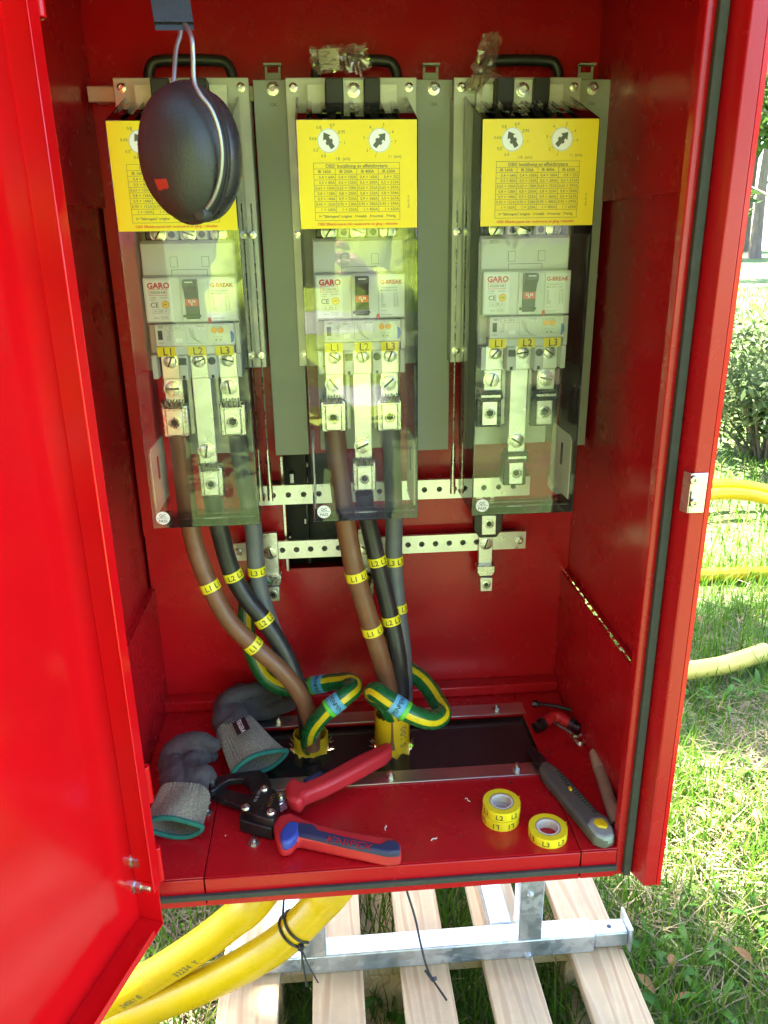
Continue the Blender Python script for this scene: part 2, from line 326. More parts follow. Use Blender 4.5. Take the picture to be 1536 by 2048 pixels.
def hivis():
    m, nt, b, out = nodes('hi_vis_jacket_cloth'); geo = nt.nodes.new('ShaderNodeTexCoord'); sp = nt.nodes.new('ShaderNodeSeparateXYZ'); nt.links.new(geo.outputs['Object'], sp.inputs[0])
    r = nt.nodes.new('ShaderNodeValToRGB'); r.color_ramp.interpolation = 'CONSTANT'; nt.links.new(mapr(nt, sp.outputs[2], .8, 1.6).outputs[0], r.inputs[0]); e = r.color_ramp.elements
    Y, G, D = (.40, .56, .05, 1), (.52, .53, .52, 1), (.03, .04, .07, 1)
    e[0].position = 0; e[0].color = D; e[1].position = .06; e[1].color = Y
    for p_, c_ in ((.16, G), (.23, Y), (.40, G), (.47, Y)):
        q = e.new(p_); q.color = c_
    nt.links.new(r.outputs[0], b.inputs['Base Color']); b.inputs['Roughness'].default_value = .7; n = noise(nt, 11, 4); bump(nt, b, n.outputs['Fac'], .9, .03); return m
M['hivis'] = hivis()

# ------------------------------------------------------------------ ground
g = MB(); N = 40
gx = np.concatenate([-np.geomspace(3, 150, 12)[::-1], np.linspace(-2.5, 4, 30), np.geomspace(4.6, 150, 12)])
gy = np.concatenate([-np.geomspace(3, 150, 10)[::-1], np.linspace(-2.5, 6, 36), np.geomspace(7, 260, 14)])
def gh(x, y):
    h = .018*math.sin(3.1*x+1.3*y)+.014*math.sin(5.3*y-2.2*x+1)
    near = max(0, min(1, (math.hypot(x-.1, y-1.1)-.9)/.8)); return h*near
g.add([(x, y, gh(x, y)) for y in gy for x in gx], [(j*len(gx)+i, j*len(gx)+i+1, (j+1)*len(gx)+i+1, (j+1)*len(gx)+i) for j in range(len(gy)-1) for i in range(len(gx)-1)])
g.build('ground', M['ground'], kind='structure', ang=180)

def np_mesh(name, verts, faces_flat, loop_tot, mat, tint, **kw):
    me = bpy.data.meshes.new(name); me.vertices.add(len(verts)); me.vertices.foreach_set('co', verts.astype(np.float32).ravel())
    me.loops.add(len(faces_flat)); me.loops.foreach_set('vertex_index', faces_flat.astype(np.int32)); me.polygons.add(len(loop_tot))
    st = np.concatenate([[0], np.cumsum(loop_tot)[:-1]]).astype(np.int32); me.polygons.foreach_set('loop_start', st); me.polygons.foreach_set('loop_total', loop_tot.astype(np.int32))
    me.update(calc_edges=True); a = me.attributes.new('tint', 'FLOAT', 'POINT'); a.data.foreach_set('value', tint.astype(np.float32)); me.materials.append(mat)
    me.polygons.foreach_set('use_smooth', np.ones(len(loop_tot), bool)); me.validate()
    o = bpy.data.objects.new(name, me); COL.objects.link(o); p = kw.pop('parent', None)
    if p is not None: o.parent = p
    return _tag(o, **kw)
PLK = [(-.222, -.12), (-.062, .026), (.092, .178), (.241, .331), (.40, .497)]
def blades(n, r0, r1, hmin, hmax, wid, a0, a1, flat=False):
    r = np.sqrt(rng.random(n)*(r1**2-r0**2)+r0**2); a = rng.uniform(a0, a1, n); x = r*np.sin(a); y = r*np.cos(a)
    patch = np.sin(x*2.3+y*1.1)+np.sin(y*3.7-x*1.9+2)+.6*np.sin(x*7+y*5)
    h = rng.uniform(hmin, hmax, n)*(.75+.25*np.clip(patch+.6, 0, 1.6)); w = wid*rng.uniform(.6, 1.3, n)
    und = (y > .45) & (y < 1.72) & (x > -.44) & (x < .52); on = np.zeros(n, bool)
    for p, q in PLK: on |= und & (x > p-.01) & (x < q+.01)
    h = np.where(on, np.minimum(h, .07), h)
    th = rng.uniform(0, 2*np.pi, n); lean = rng.uniform(.15, .9, n)*h; dx, dy = np.cos(th), np.sin(th); z0 = np.zeros(n)
    if flat: lean = rng.uniform(.8, 1.6, n)*h; h = h*rng.uniform(.05, .35, n)
    px, py = -dy*w/2, dx*w/2
    v = np.stack([np.stack([x-px, y-py, z0], 1), np.stack([x+px, y+py, z0], 1),
                  np.stack([x+px*.8+dx*lean*.35, y+py*.8+dy*lean*.35, h*.6], 1), np.stack([x-px*.8+dx*lean*.35, y-py*.8+dy*lean*.35, h*.6], 1), np.stack([x+dx*lean, y+dy*lean, h], 1)], 1)
    if flat: v[:, :, 2] += .006
    t = np.clip(.35+.22*rng.standard_normal(n)-.12*patch*.5+np.where(rng.random(n) < .1, .5, 0), 0, 1)
    return v, t
def blade_obj(name, sets, mat, **kw):
    v = np.concatenate([s[0] for s in sets]); t = np.concatenate([s[1] for s in sets]); n = len(v); b = np.arange(n)[:, None]*5
    fl = (b+np.array([0, 1, 2, 3, 3, 2, 4])[None]).ravel(); lt = np.tile([4, 3], n); return np_mesh(name, v.reshape(-1, 3), fl, lt, mat, np.repeat(t, 5), **kw)
A0, A1 = -1.0, 1.05
def straw_patch(n, cx, cy, r):
    v, t = blades(n, .01, r, .03, .11, .0032, -math.pi, math.pi, True); v[:, :, 0] += cx; v[:, :, 1] += cy; v[:, :, 2] += rng.uniform(0, .03, n)[:, None]; return v, t
blade_obj('lawn_grass', [blades(26000, .55, 1.9, .04, .13, .0034, A0, A1), blades(26000, 1.6, 3.4, .04, .12, .0042, -.6, 1.0), blades(22000, 3.2, 7, .05, .12, .007, -.5, .95), blades(16000, 7, 22, .06, .13, .02, -.3, .9)],
          M['grass'], label='short green lawn grass around the pallet and cabinet', cat='grass', kind='stuff')
blade_obj('dry_straw', [blades(5000, .6, 2.4, .05, .14, .0035, A0, A1, True), blades(7000, 2.2, 5, .05, .14, .005, -.4, 1.0, True), straw_patch(3600, -.38, 1.30, .28), straw_patch(900, 1.06, 1.42, .30), straw_patch(700, 1.28, 1.72, .25), straw_patch(200, .72, 1.2, .2)], M['straw'],
          label='loose dry straw lying among the grass', cat='straw', kind='stuff')

# ------------------------------------------------------------------ trees and bush
def foliage(name, clumps, n, size, mat, parent, seed):
    r_ = np.random.default_rng(seed); w = np.array([c[1][0]*c[1][1]*c[1][2] for c in clumps])**.75; idx = r_.choice(len(clumps), n, p=w/w.sum())
    ctr = np.array([c[0] for c in clumps])[idx]; rad = np.array([c[1] for c in clumps])[idx]
    d = r_.standard_normal((n, 3)); d /= np.linalg.norm(d, axis=1)[:, None]; d *= (r_.random(n)**.45)[:, None]
    p = ctr+d*rad; nn = r_.standard_normal((n, 3)); nn[:, 2] += .8; nn /= np.linalg.norm(nn, axis=1)[:, None]
    a = np.cross(nn, r_.standard_normal((n, 3))); a /= np.linalg.norm(a, axis=1)[:, None]; b = np.cross(nn, a); s = size*r_.uniform(.6, 1.3, n)[:, None]
    v = np.stack([p-a*s, p-b*s*.42+nn*s*.12, p+a*s, p+b*s*.42+nn*s*.12], 1); t = np.clip(.45+.2*r_.standard_normal(n)+.15*np.sin(idx*2.4), 0, 1)
    fl = (np.arange(n)[:, None]*4+np.array([0, 1, 2, 3])[None]).ravel()
    return np_mesh(name, v.reshape(-1, 3), fl, np.full(n, 4), mat, np.repeat(t, 4), parent=parent)
def tree(x, y, h, cr, label, n, leaf, seed, group=None, low=.3, tr=None, cat='tree', name='park_tree'):
    r_ = random.Random(seed); root = thing(name, label, cat, (x, y, 0), group); tr = tr or h*.028; m = MB()
    top = Vector((r_.uniform(-.3, .3), r_.uniform(-.3, .3), h*.8)); pts = spline([(0, 0, -.1), (r_.uniform(-.1, .1), 0, h*.25), (top.x*.5, top.y*.5, h*.5), top], 5)
    m.tube(pts, [tr*(1.25-1.1*k/(len(pts)-1))*(1.25 if k == 0 else 1) for k in range(len(pts))], 9); cl = []
    for k in range(11):
        z = h*(low+.12+.6*r_.random()); a = k*2.4+r_.random(); L = cr*r_.uniform(.45, .85)*(1.1-.5*abs(z/h-.6)); b = Vector((0, 0, z*.8)); e = Vector((math.cos(a)*L, math.sin(a)*L, z+L*.25))
        m.tube(spline([b, (b+e)/2+Vector((0, 0, .06*h*r_.random())), e], 4), [tr*.4*(1-.8*q/8) for q in range(9)], 6)
        for q in range(4): cl.append((e+Vector((r_.gauss(0, cr*.2), r_.gauss(0, cr*.2), r_.gauss(0, cr*.16))), (cr*r_.uniform(.18, .34),)*2+(cr*r_.uniform(.12, .24),)))
    for q in range(7): cl.append((top+Vector((r_.gauss(0, cr*.25), r_.gauss(0, cr*.25), r_.gauss(.05*h, cr*.2))), (cr*.28, cr*.28, cr*.22)))
    m.build('trunk', M['bark'], root, local=True); foliage('crown', cl, n, leaf, M['leaf'], root, seed); return root
far = [(23.6, 43, 15, 5.5, 'broad park tree with a thick trunk across the sunny lawn'), (31, 58, 17, 7, 'tall park tree at the far edge of the lawn'), (17, 47, 14, 5, 'park tree beyond the bush with a slim trunk'),
       (21, 62, 18, 7, 'tall dark park tree behind the thick-trunked one'), (38, 50, 15, 6.5, 'wide crowned park tree on the far right of the lawn'), (13, 66, 17, 7, 'park tree hidden mostly behind the cabinet edge')]
for k, (x, y, h, c, lb) in enumerate(far): tree(x, y, h, c, lb, 5200, .34, 40+k, 'trees across the lawn', low=.14 if k != 0 else .2, tr=.26)
tree(12.6, 21, 9, 3.2, 'leafy park tree with low hanging branches above the lawn', 7000, .17, 71, 'trees across the lawn', low=.12, tr=.16)
def along(gx_, gy_, z): k = z/S.z; return (gx_+S.x*k, gy_+S.y*k, z)
# the tree standing beside the cabinet whose crown throws the dappled shade
def shade_tree():
    bx, by = -5.2, 5.4; root = thing('shade_tree', 'big tree beside the cabinet that dapples the grass with shade', 'tree', (bx, by, 0)); m = MB(); o = Vector((bx, by, 0))
    m.tube(spline([(0, 0, -.1), (.05, 0, 2), (.1, -.2, 4.2), (.3, -.4, 7.5)], 5), [.28-.012*k for k in range(16)], 10); cl = []
    r_ = random.Random(5)
    shade = [(1.20, 1.95, .34, 5.2), (1.50, 2.25, .34, 5.4), (1.78, 2.1, .34, 5.0), (1.15, 2.3, .25, 5.6), (.08, 1.18, .30, 4.6), (.40, 1.05, .27, 4.9), (-.05, .72, .33, 4.7), (-.40, .62, .28, 4.9), (.66, 1.0, .22, 5.1), (.25, 1.45, .22, 5.2), (.95, .75, .32, 5.0), (-.30, 1.25, .14, 4.7), (-1.2, 1.6, .4, 4.8), (1.45, .95, .25, 5.3), (-.6, .2, .5, 5.0)]
    for x, y, rr, z in shade:
        c = Vector(along(x, y, z))-o; cl.append((c, (rr, rr, .25)))
        m.tube(spline([(.1, -.2, 3.6), (Vector((.1, -.2, 3.6))+c)/2+Vector((0, 0, .5)), c], 5), [.07-.005*k for k in range(11)], 6)
    for k in range(14): cl.append((Vector((r_.gauss(-1.2, 1.0), r_.gauss(1.6, 1.0), r_.uniform(5.5, 8.5))), (.9, .9, .6)))
    m.build('trunk', M['bark'], root, local=True); foliage('crown', cl[:len(shade)], 5600, .060, M['leaf'], root, 9); foliage('crown', cl[len(shade):], 7000, .085, M['leaf'], root, 10)
shade_tree()
b = thing('bush', 'low leafy bush beside the yellow cables on the lawn', 'bush', (2.75, 4.55, 0)); m = MB(); cl = []; r_ = random.Random(3)
for k in range(16):
    a = k*2.4; L = r_.uniform(.15, .62); e = Vector((math.cos(a)*L, math.sin(a)*L*.8, r_.uniform(.35, .85))); m.tube(spline([(math.cos(a)*.05, math.sin(a)*.05, -.02), (e*.5), e], 4), [.012-.001*q for q in range(9)], 5)
    cl.append((e, (.2, .2, .17))); cl.append((e*.62+Vector((r_.gauss(0, .08), r_.gauss(0, .08), -.02)), (.24, .24, .2)))
m.build('stem', M['bark'], b, local=True); foliage('foliage', cl, 7500, .030, M['bushleaf'], b, 21)

# ------------------------------------------------------------------ leafy weeds and fallen leaves
def leaf_mesh(L, Wd, arch, teeth, seed, lift=.05):
    r_ = random.Random(seed); vs = []; fs = []; n = 12
    for k in range(n+1):
        t = k/n; w = Wd*math.sin(min(1, t*1.08)*math.pi)**.7*(.5+.6*t)*(1-.45*teeth*(k % 2))+.001; x = L*t; z = lift*math.sin(t*math.pi*.85)*arch+.004
        vs += [(x, -w, z+w*.25), (x, 0, z-w*.06), (x, w, z+w*.25*r_.uniform(.5, 1.3))]
    for k in range(n):
        for j in range(2): fs.append((3*k+j, 3*k+j+1, 3*k+j+4, 3*k+j+3))
    me = bpy.data.meshes.new('leaf'); me.from_pydata(vs, [], fs); a = me.attributes.new('tint', 'FLOAT', 'POINT'); tv = r_.uniform(.1, .9); a.data.foreach_set('value', [tv+.1*((i % 3) == 1) for i in range(len(vs))])
    me.polygons.foreach_set('use_smooth', [True]*len(me.polygons)); return me
LM = [leaf_mesh(.095+.012*k, .011+.002*(k % 3), 1.1+.2*(k % 2), .7 if k % 3 else .15, k, .035) for k in range(6)]
for me in LM: me.materials.append(M['weed'])
weeds = [(765, 2030, 6, 1.05, 'dandelion plant growing up between the pallet planks'), (1118, 1855, 5, 1.0, 'dandelion plant growing beside the steel stand leg'), (1300, 1915, 7, .9, None), (1390, 1950, 7, 1.0, None), (1345, 1830, 6, .8, None), (1470, 1965, 7, .9, None), (1500, 1850, 6, .9, None),
         (1420, 1760, 6, .8, None), (1440, 1420, 6, 1.1, None), (1500, 1400, 6, 1.1, None), (1385, 1400, 5, .8, None), (1500, 1560, 5, 1.2, None), (1420, 2030, 7, .9, None), (1170, 2010, 6, .8, 'low weed under the widest pallet plank'), (1330, 2035, 6, .8, None), (650, 1990, 4, .7, None), (1520, 1700, 5, 1., None)]
for k, (px, py, nl, sc, lb) in enumerate(weeds):
    p = P(px, py, z=.0); t = thing('dandelion_plant', lb or 'low rosette of broad dandelion leaves in the grass', 'weed', (p[0], p[1], .0), None if lb else 'broad-leaved weeds in the grass')
    for j in range(nl):
        o = bpy.data.objects.new('leaf', LM[(k+j) % 6]); COL.objects.link(o); o.parent = t; o.rotation_euler = (random.uniform(-.4, .4), -random.uniform(.15, .75) if k < 2 else -random.uniform(.1, .55), j*2*math.pi/nl+random.uniform(-.4, .4)); s_ = sc*(.95 if k < 2 else .66)*random.uniform(.7, 1.15); o.scale = (s_,)*3
DL = [leaf_mesh(.05+.01*k, .014, .5, .1, 50+k, .02) for k in range(3)]
for me in DL: me.materials.append(M['dead'])
for k, (px, py) in enumerate([(385, 1815), (1440, 1655), (1462, 1668), (1500, 1660), (1412, 1640), (1395, 1985), (1265, 1840), (1310, 1985), (1400, 1245), (1480, 1610), (350, 1900), (1525, 1650), (1340, 1905), (1465, 1890)]):
    p = P(px, py, z=.05); o = bpy.data.objects.new('fallen_leaf', DL[k % 3]); COL.objects.link(o); o.location = (p[0], p[1], .045); o.scale = (.72,)*3; o.rotation_euler = (random.uniform(-.5, .5), random.uniform(-.4, .4), random.uniform(0, 6)); _tag(o, 'dry brown leaf fallen on the grass', 'leaf', 'fallen leaves')

# ------------------------------------------------------------------ pallet
pal = thing('pallet', 'raw pine pallet under the red cabinet', 'pallet', (.1, 1.1, 0))
for k, (a, b_) in enumerate(PLK):
    MB().box(a, b_, .42+.006*(k % 3), 1.70-.005*(k % 2), .118, .140).build('plank', M['wood'], pal, bevel=.002)
for y in (.40, 1.022, 1.58): MB().box(-.222, .497, y+.03, y+.105, .098, .1175).build('stringer_board', M['wood'], pal, bevel=.002)
for y in (.40, 1.022, 1.58):
    for x in (-.215, .01, .40): MB().box(x, x+.095, y+.03, y+.105, .021, .0975).build('block', M['wood'], pal, bevel=.002)
for x in (-.215, .01, .40): MB().box(x, x+.095, .44, 1.70, .001, .0205).build('bottom_board', M['wood'], pal, bevel=.002)
nl = MB().lathe([(.0035, 0), (.0035, .0012)], (0, 0, 0), (0, 0, 1), 8).build('nail', M['steel'], pal, local=True); nl.location = (.0, 0, -5); first = True
for a, b_ in PLK:
    for y in (.48, 1.05, 1.64):
        for f_ in (.25, .72):
            o = nl if first else nl.copy(); o.location = Vector((a+(b_-a)*f_, y+.012*f_, .1395))-ORG[pal]
            if not first: COL.objects.link(o)
            first = False

# ------------------------------------------------------------------ cabinet
CX0, CX1 = -.275, .371; ZF = .67; ZT = 1.66
cab = thing('electrical_cabinet', 'red steel electrical cabinet standing open on a galvanised stand', 'cabinet', (.045, 1.0, .625))
R_SHADE, RD = M['red_shaded'], M['red']
hx0, hx1, hz0, hz1 = -.0635, .022, .893, 1.072     # opening in the back panel
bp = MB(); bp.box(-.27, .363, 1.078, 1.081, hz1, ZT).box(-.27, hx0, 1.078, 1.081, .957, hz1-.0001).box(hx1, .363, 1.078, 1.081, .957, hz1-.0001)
bp.build('back_panel', R_SHADE, cab)
bl = MB(); bl.box(-.27, hx0, 1.083, 1.086, .67, .96).box(hx1, .363, 1.083, 1.086, .67, .96).box(hx0, hx1, 1.083, 1.086, .67, hz0); bl.build('lower_back_panel', R_SHADE, cab)
MB().box(-.27, .352, 1.058, 1.0825, .6705, .688).build('back_kick_strip', R_SHADE, cab, bevel=.002)
MB().box(hx0-.0035, hx0-.0005, 1.070, 1.0775, .895, 1.07).build('opening_flange', M['steel'], cab)
bx_ = MB(); bx_.box(hx0-.02, hx1+.02, 1.150, 1.152, hz0-.02, hz1+.02); bx_.box(hx0-.006, hx0-.004, 1.087, 1.15, hz0-.02, hz1+.02).box(hx1+.004, hx1+.006, 1.087, 1.15, hz0-.02, hz1+.02); bx_.box(hx0+.028, hx0+.031, 1.10, 1.149, hz0, hz1)
bx_.build('duct', M['black'], cab)
for (px, py, w, h) in [(614, 928, .004, .008), (584, 955, .007, .016), (613, 958, .005, .009), (611, 1040, .004, .009), (580, 1072, .005, .005)]:
    p = P(px, py, y=1.148); MB().box(p[0]-w/2, p[0]+w/2, 1.142, 1.1495, p[2]-h/2, p[2]+h/2).build('terminal_clip', M['steel'], cab, bevel=.0008)
# right side: upper wall, lining, ledge with vent slots, lower wall
MB().box(.3635, .366, .735, 1.083, .8735, ZT).build('side_panel', R_SHADE, cab)
MB().box(.3555, .3625, .735, 1.0775, 1.398, ZT-.005).build('side_lining', R_SHADE, cab, bevel=.0015)
MB().box(.352, .3535, .735, 1.0825, .6705, .8705).build('lower_side_panel', R_SHADE, cab)
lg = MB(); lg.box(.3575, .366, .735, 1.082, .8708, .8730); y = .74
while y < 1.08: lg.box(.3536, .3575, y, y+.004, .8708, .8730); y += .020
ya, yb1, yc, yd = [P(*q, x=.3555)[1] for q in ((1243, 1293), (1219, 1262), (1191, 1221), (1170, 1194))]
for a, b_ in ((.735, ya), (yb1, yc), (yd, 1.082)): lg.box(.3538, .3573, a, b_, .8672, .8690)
lg.build('vent_ledge', R_SHADE, cab)
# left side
MB().box(-.276, -.2735, .735, 1.083, .67, ZT).build('side_panel', R_SHADE, cab)
MB().box(-.2733, -.2663, .735, 1.0775, 1.398, ZT-.005).build('side_lining', R_SHADE, cab, bevel=.0015)
MB().box(-.2660, -.2645, .735, 1.0825, .6705, .8705).build('lower_side_panel', R_SHADE, cab)
MB().box(-.2735, -.2662, .735, 1.082, .871, .873).build('vent_ledge', R_SHADE, cab)
# outer shell
osd = MB(); osd.box(.3665, .371, .6955, 1.32, .8735, 1.70).box(.3665, .371, .6955, 1.32, .634, .842).box(.3665, .371, .6955, .74, .8421, .8734).box(.3665, .371, 1.08, 1.32, .8421, .8734); osd.build('outer_side', RD, cab)
MB().box(-.281, -.2765, .72, 1.32, .634, 1.70).build('outer_side', RD, cab, bevel=.001)
MB().box(-.2762, .3662, 1.316, 1.32, .634, 1.70).build('outer_back', RD, cab)
MB().box(-.31, .40, .50, 1.36, 1.702, 1.725).build('roof', RD, cab, bevel=.004)
MB().box(-.2733, .3632, .722, 1.083, ZT+.001, ZT+.004).build('ceiling', R_SHADE, cab)
tl = MB(); tl.box(-.2733, .3445, .720, .7335, 1.56, ZT); tl.build('top_lip', R_SHADE, cab, bevel=.002)
MB().box(-.2733, .3445, .713, .7195, 1.575, 1.586).build('gasket', M['gasket'], cab)
# floor: sheets with seams around the cable opening
ox0, ox1, oy0, oy1 = -.118, .281, .884, 1.004; th = .003
MB().box(-.264, -.1615, .720, 1.082, ZF-th, ZF).build('floor_panel', R_SHADE, cab, bevel=.0008)
fc = MB(); fc.box(-.1600, .2802, .720, oy0, ZF-th, ZF).box(-.1600, .2802, oy1, 1.082, ZF-th, ZF).box(-.1600, ox0, oy0+.0001, oy1-.0001, ZF-th, ZF); fc.build('floor_panel', R_SHADE, cab)
MB().box(.2818, .3515, .720, 1.082, ZF-th, ZF).build('floor_panel', R_SHADE, cab, bevel=.0008)
for a, b_ in ((-.264, -.1615), (-.1600, .2802), (.2818, .3245)):
    MB().box(a, b_, .7175, .7198, .630, ZF-.0012).build('front_lip', R_SHADE, cab, bevel=.001)
gk = MB(); gk.box(-.225, .3245, .7125, .7173, .6425, .6495); gk.build('gasket', M['gasket'], cab, bevel=.001)
MB().box(-.264, .3245, .721, .76, .628, .631).build('bottom_return', RD, cab)
bt = MB(); bt.box(-.276, .366, .76, .885, .626, .630).box(-.276, .366, 1.006, 1.315, .626, .630).box(-.276, -.12, .885, 1.006, .626, .630).box(.283, .366, .885, 1.006, .626, .630); bt.build('bottom_pan', RD, cab)
# right front post
MB().box(.3250, .3440, .7195, .7345, .630, ZT).build('frame_post', R_SHADE, cab, bevel=.0015)
MB().box(.3330, .3418, .7125, .7193, .634, 1.62).build('gasket', M['gasket'], cab, bevel=.001)
fl_ = MB(); fl_.prism([(.3442, .7345, 1.70), (.3442, .716, 1.70), (.3515, .6955, 1.70), (.3665, .6955, 1.70), (.3665, .700, 1.70), (.3545, .700, 1.70), (.3480, .718, 1.70), (.3480, .7345, 1.70)], (0, 0, -1.066)); fl_.build('rain_flange', R_SHADE, cab, bevel=.0012)
# latch strike
a = P(1365, 948, y=.693); c = P(1407, 1026, y=.693); ls = MB()
ls.box(.3490, .3645, .6935, .6953, c[2], a[2]); ls.prism([(.3490, .6935, a[2]), (.3455, .7030, a[2]), (.3440, .7030, a[2]), (.3478, .6935, a[2])], (0, 0, c[2]-a[2])); st = ls.build('latch_strike', M['alu'], cab, bevel=.0006)
for py in (960, 1006):
    p = P(1388, py, y=.692); q = MB(); q.lathe([(.0046, 0), (.0046, .0012), (.0036, .0028), (.0018, .0030), (.0016, .0012)], (p[0], .6935, p[2]), (0, -1, 0), 16); q.build('screw', M['steel'], st)
p = P(1372, 990, y=.695); MB().box(.3487, .3497, .6925, .6934, p[2]-.011, p[2]+.004).build('slot', M['black'], st)
# nuts on the floor strips and floor
def hexnut(mb, p, s=.0052, h=.005, stud=.004):
    p = V(p); mb.lathe([(s*1.35, 0), (s*1.35, .0008)], p, (0, 0, 1), 16); mb.lathe([(s, .0008), (s, h)], p, (0, 0, 1), 6); mb.lathe([(s*.55, h), (s*.55, h+stud)], p, (0, 0, 1), 10)
for y0, y1, nm in ((oy1-.001, oy1+.027, 'b'), (oy0-.024, oy0+.001, 'f')):
    s_ = MB(); s_.box(ox0-.03 if nm == 'b' else -.098, ox1+.006 if nm == 'b' else ox1-.006, y0, y1, ZF+.0004, ZF+.0022); e = s_.build('cover_strip', M['alustrip'], cab, bevel=.0005)
    for px in ((560, 992) if nm == 'b' else (780, 1035)):
        q = P(px, 1418 if nm == 'b' else 1545, z=ZF); h_ = MB(); hexnut(h_, (q[0], (y0+y1)/2, ZF+.0022)); h_.build('nut', M['steel'], e)
for px, py in ((508, 1687), (415, 1625)):
    p = P(px, py, z=ZF); h_ = MB(); hexnut(h_, (p[0], p[1], ZF)); h_.build('nut', M['steel'], cab)
# black membrane with ragged holes for the conduits
SL, SM_ = P(622, 1515, z=ZF-.009)+np.array([0, .026, 0]), P(788, 1511, z=ZF-.009)+np.array([0, .026, 0])
bm = bmesh.new(); loops = [[(ox0-.004, oy0-.004), (ox1+.004, oy0-.004), (ox1+.004, oy1+.004), (ox0-.004, oy1+.004)]]
for c_ in (SL, SM_):
    rr = random.Random(int(c_[0]*1e4)); loops.append([(c_[0]+math.cos(2*math.pi*k/34)*(.0265+rr.random()**3*.012), c_[1]+math.sin(2*math.pi*k/34)*(.0265+rr.random()**3*.012)) for k in range(34)])
ed = []
for L in loops:
    vv = [bm.verts.new((x-ORG[cab].x, y-ORG[cab].y, ZF-.0095-ORG[cab].z)) for x, y in L]; ed += [bm.edges.new((vv[i], vv[(i+1) % len(vv)])) for i in range(len(vv))]
bmesh.ops.triangle_fill(bm, edges=ed, use_beauty=True); me = bpy.data.meshes.new('membrane'); bm.to_mesh(me); bm.free(); me.materials.append(M['blackgloss'])
o = bpy.data.objects.new('membrane', me); COL.objects.link(o); o.parent = cab
so = o.modifiers.new('s', 'SOLIDIFY'); so.thickness = .0015
# ------------------------------------------------------------------ door (part of the cabinet)
H0 = P(333, 1845, y=.69); D1 = P(205, 2048, z=H0[2]); dv = Vector((D1[0]-H0[0], D1[1]-H0[1], 0)).normalized(); nv = Vector((-dv.y, dv.x, 0))
if nv.x < 0: nv = -nv                       # inner face normal, towards the right
hz = Vector((H0[0], H0[1], 0)); zb, zt = H0[2], 1.70
def DP(u, w, z): return hz + dv*u + nv*w + Vector((0, 0, z))
def dprism(mb, uw, z0, z1): return mb.prism([DP(u, w, z1) for u, w in uw], (0, 0, z0-z1))
sk = MB(); dprism(sk, [(0, -.034), (.62, -.034), (.62, -.0325), (0, -.0325)], zb, zt); door = sk.build('door', RD, cab)
e = MB(); dprism(e, [(0, -.0323), (0, 0), (.0135, 0), (.0135, -.0016), (.0016, -.0016), (.0016, -.0323)], zb+.055, zt); e.build('hinge_side_flange', RD, door, bevel=.0008)
e = MB(); dprism(e, [(0, -.0323), (0, -.004), (.0016, -.004), (.0016, -.0323)], zb, zb+.0545); e.build('hinge_side_flange', RD, door)
e = MB(); dprism(e, [(.0018, -.0323), (.618, -.0323), (.618, -.002), (.0018, -.002)], zb, zb+.0016); dprism(e, [(.020, -.0036), (.618, -.0036), (.618, -.002), (.020, -.002)], zb+.0017, zb+.010); e.build('bottom_flange', RD, door, bevel=.0006)
e = MB(); dprism(e, [(.618, -.0323), (.618, 0), (.62, 0), (.62, -.0323)], zb, zt); e.build('latch_side_flange', RD, door)
for px, py in ((288, 1721), (293, 1773), (68, 28)):
    # studs through the hinge flange: found on the plane of the skin
    v = _f + _r*(px-768)/F - _u*(py-1024)/F; t = ((hz+nv*-.020-Vector((0, 0, 0))).to_2d().dot(nv.to_2d()))/(V(v).to_2d().dot(nv.to_2d())); p = V(CAM+v*t); q = MB(); ax = nv
    q.lathe([(.0085, -.012), (.0085, -.004)], p, ax, 6); q.lathe([(.0102, -.0125), (.0102, -.0115)], p, ax, 16); q.lathe([(.0048, -.004), (.0048, .006), (.0040, .007)], p, ax, 12); q.build('hinge_bolt', M['steel'], door)
# hinge leaves
for z in (zb+.055, zb+.16, 1.52):
    q = MB(); q.cyl(DP(-.006, -.004, z), DP(-.006, -.004, z+.045), .0045, 12); q.box(hz.x-.03, hz.x-.008, hz.y+.012, hz.y+.028, z, z+.045); q.build('hinge', RD, cab, bevel=.0008)

# ------------------------------------------------------------------ galvanised stand
std = thing('steel_stand', 'galvanised steel stand with leg and foot tube on the pallet', 'stand', (.18, 1.05, .14))
zt0, zt1 = .1405, .1805; yb = 1.030
def rtube(x0, x1, y0, y1, z0, z1, nm, ax):
    w = .0028; m_ = MB()
    if ax == 'x':
        m_.prism([(x1, y0, z0), (x1, y1, z0), (x1, y1, z1), (x1, y0, z1)], (x0-x1, 0, 0))
    else: m_.box(x0, x1, y0, y1, z0, z1)
    return m_.build(nm, M['galv'], std, bevel=.003)
rtube(-.080, .443, yb, yb+.04, zt0, zt1, 'foot_tube', 'x')
rtube(.4432, .505, yb+.004, yb+.036, zt0+.004, zt1-.004, 'extension_tube', 'x'); rtube(-.205, -.0802, yb+.004, yb+.036, zt0+.004, zt1-.004, 'extension_tube', 'x')
MB().box(.5052, .5092, yb-.006, yb+.046, .1405, .1925).build('end_plate', M['galv'], std, bevel=.001); MB().box(-.2092, -.2052, yb-.006, yb+.046, .1405, .1925).build('end_plate', M['galv'], std, bevel=.001)
for x0 in (.302, -.078): rtube(x0, x0+.042, yb-.0015, yb+.0385, zt1+.0003, .6255, 'leg', 'z')
for x0 in (.262, -.120): rtube(x0, x0+.038, yb+.0403, 1.50, zt0, zt1, 'depth_tube', 'z')
rtube(-.080, .443, 1.502, 1.542, zt0, zt1, 'foot_tube', 'x')
for x0 in (.302, -.078): rtube(x0, x0+.042, 1.502, 1.542, zt1+.0003, .6255, 'leg', 'z') if False else None
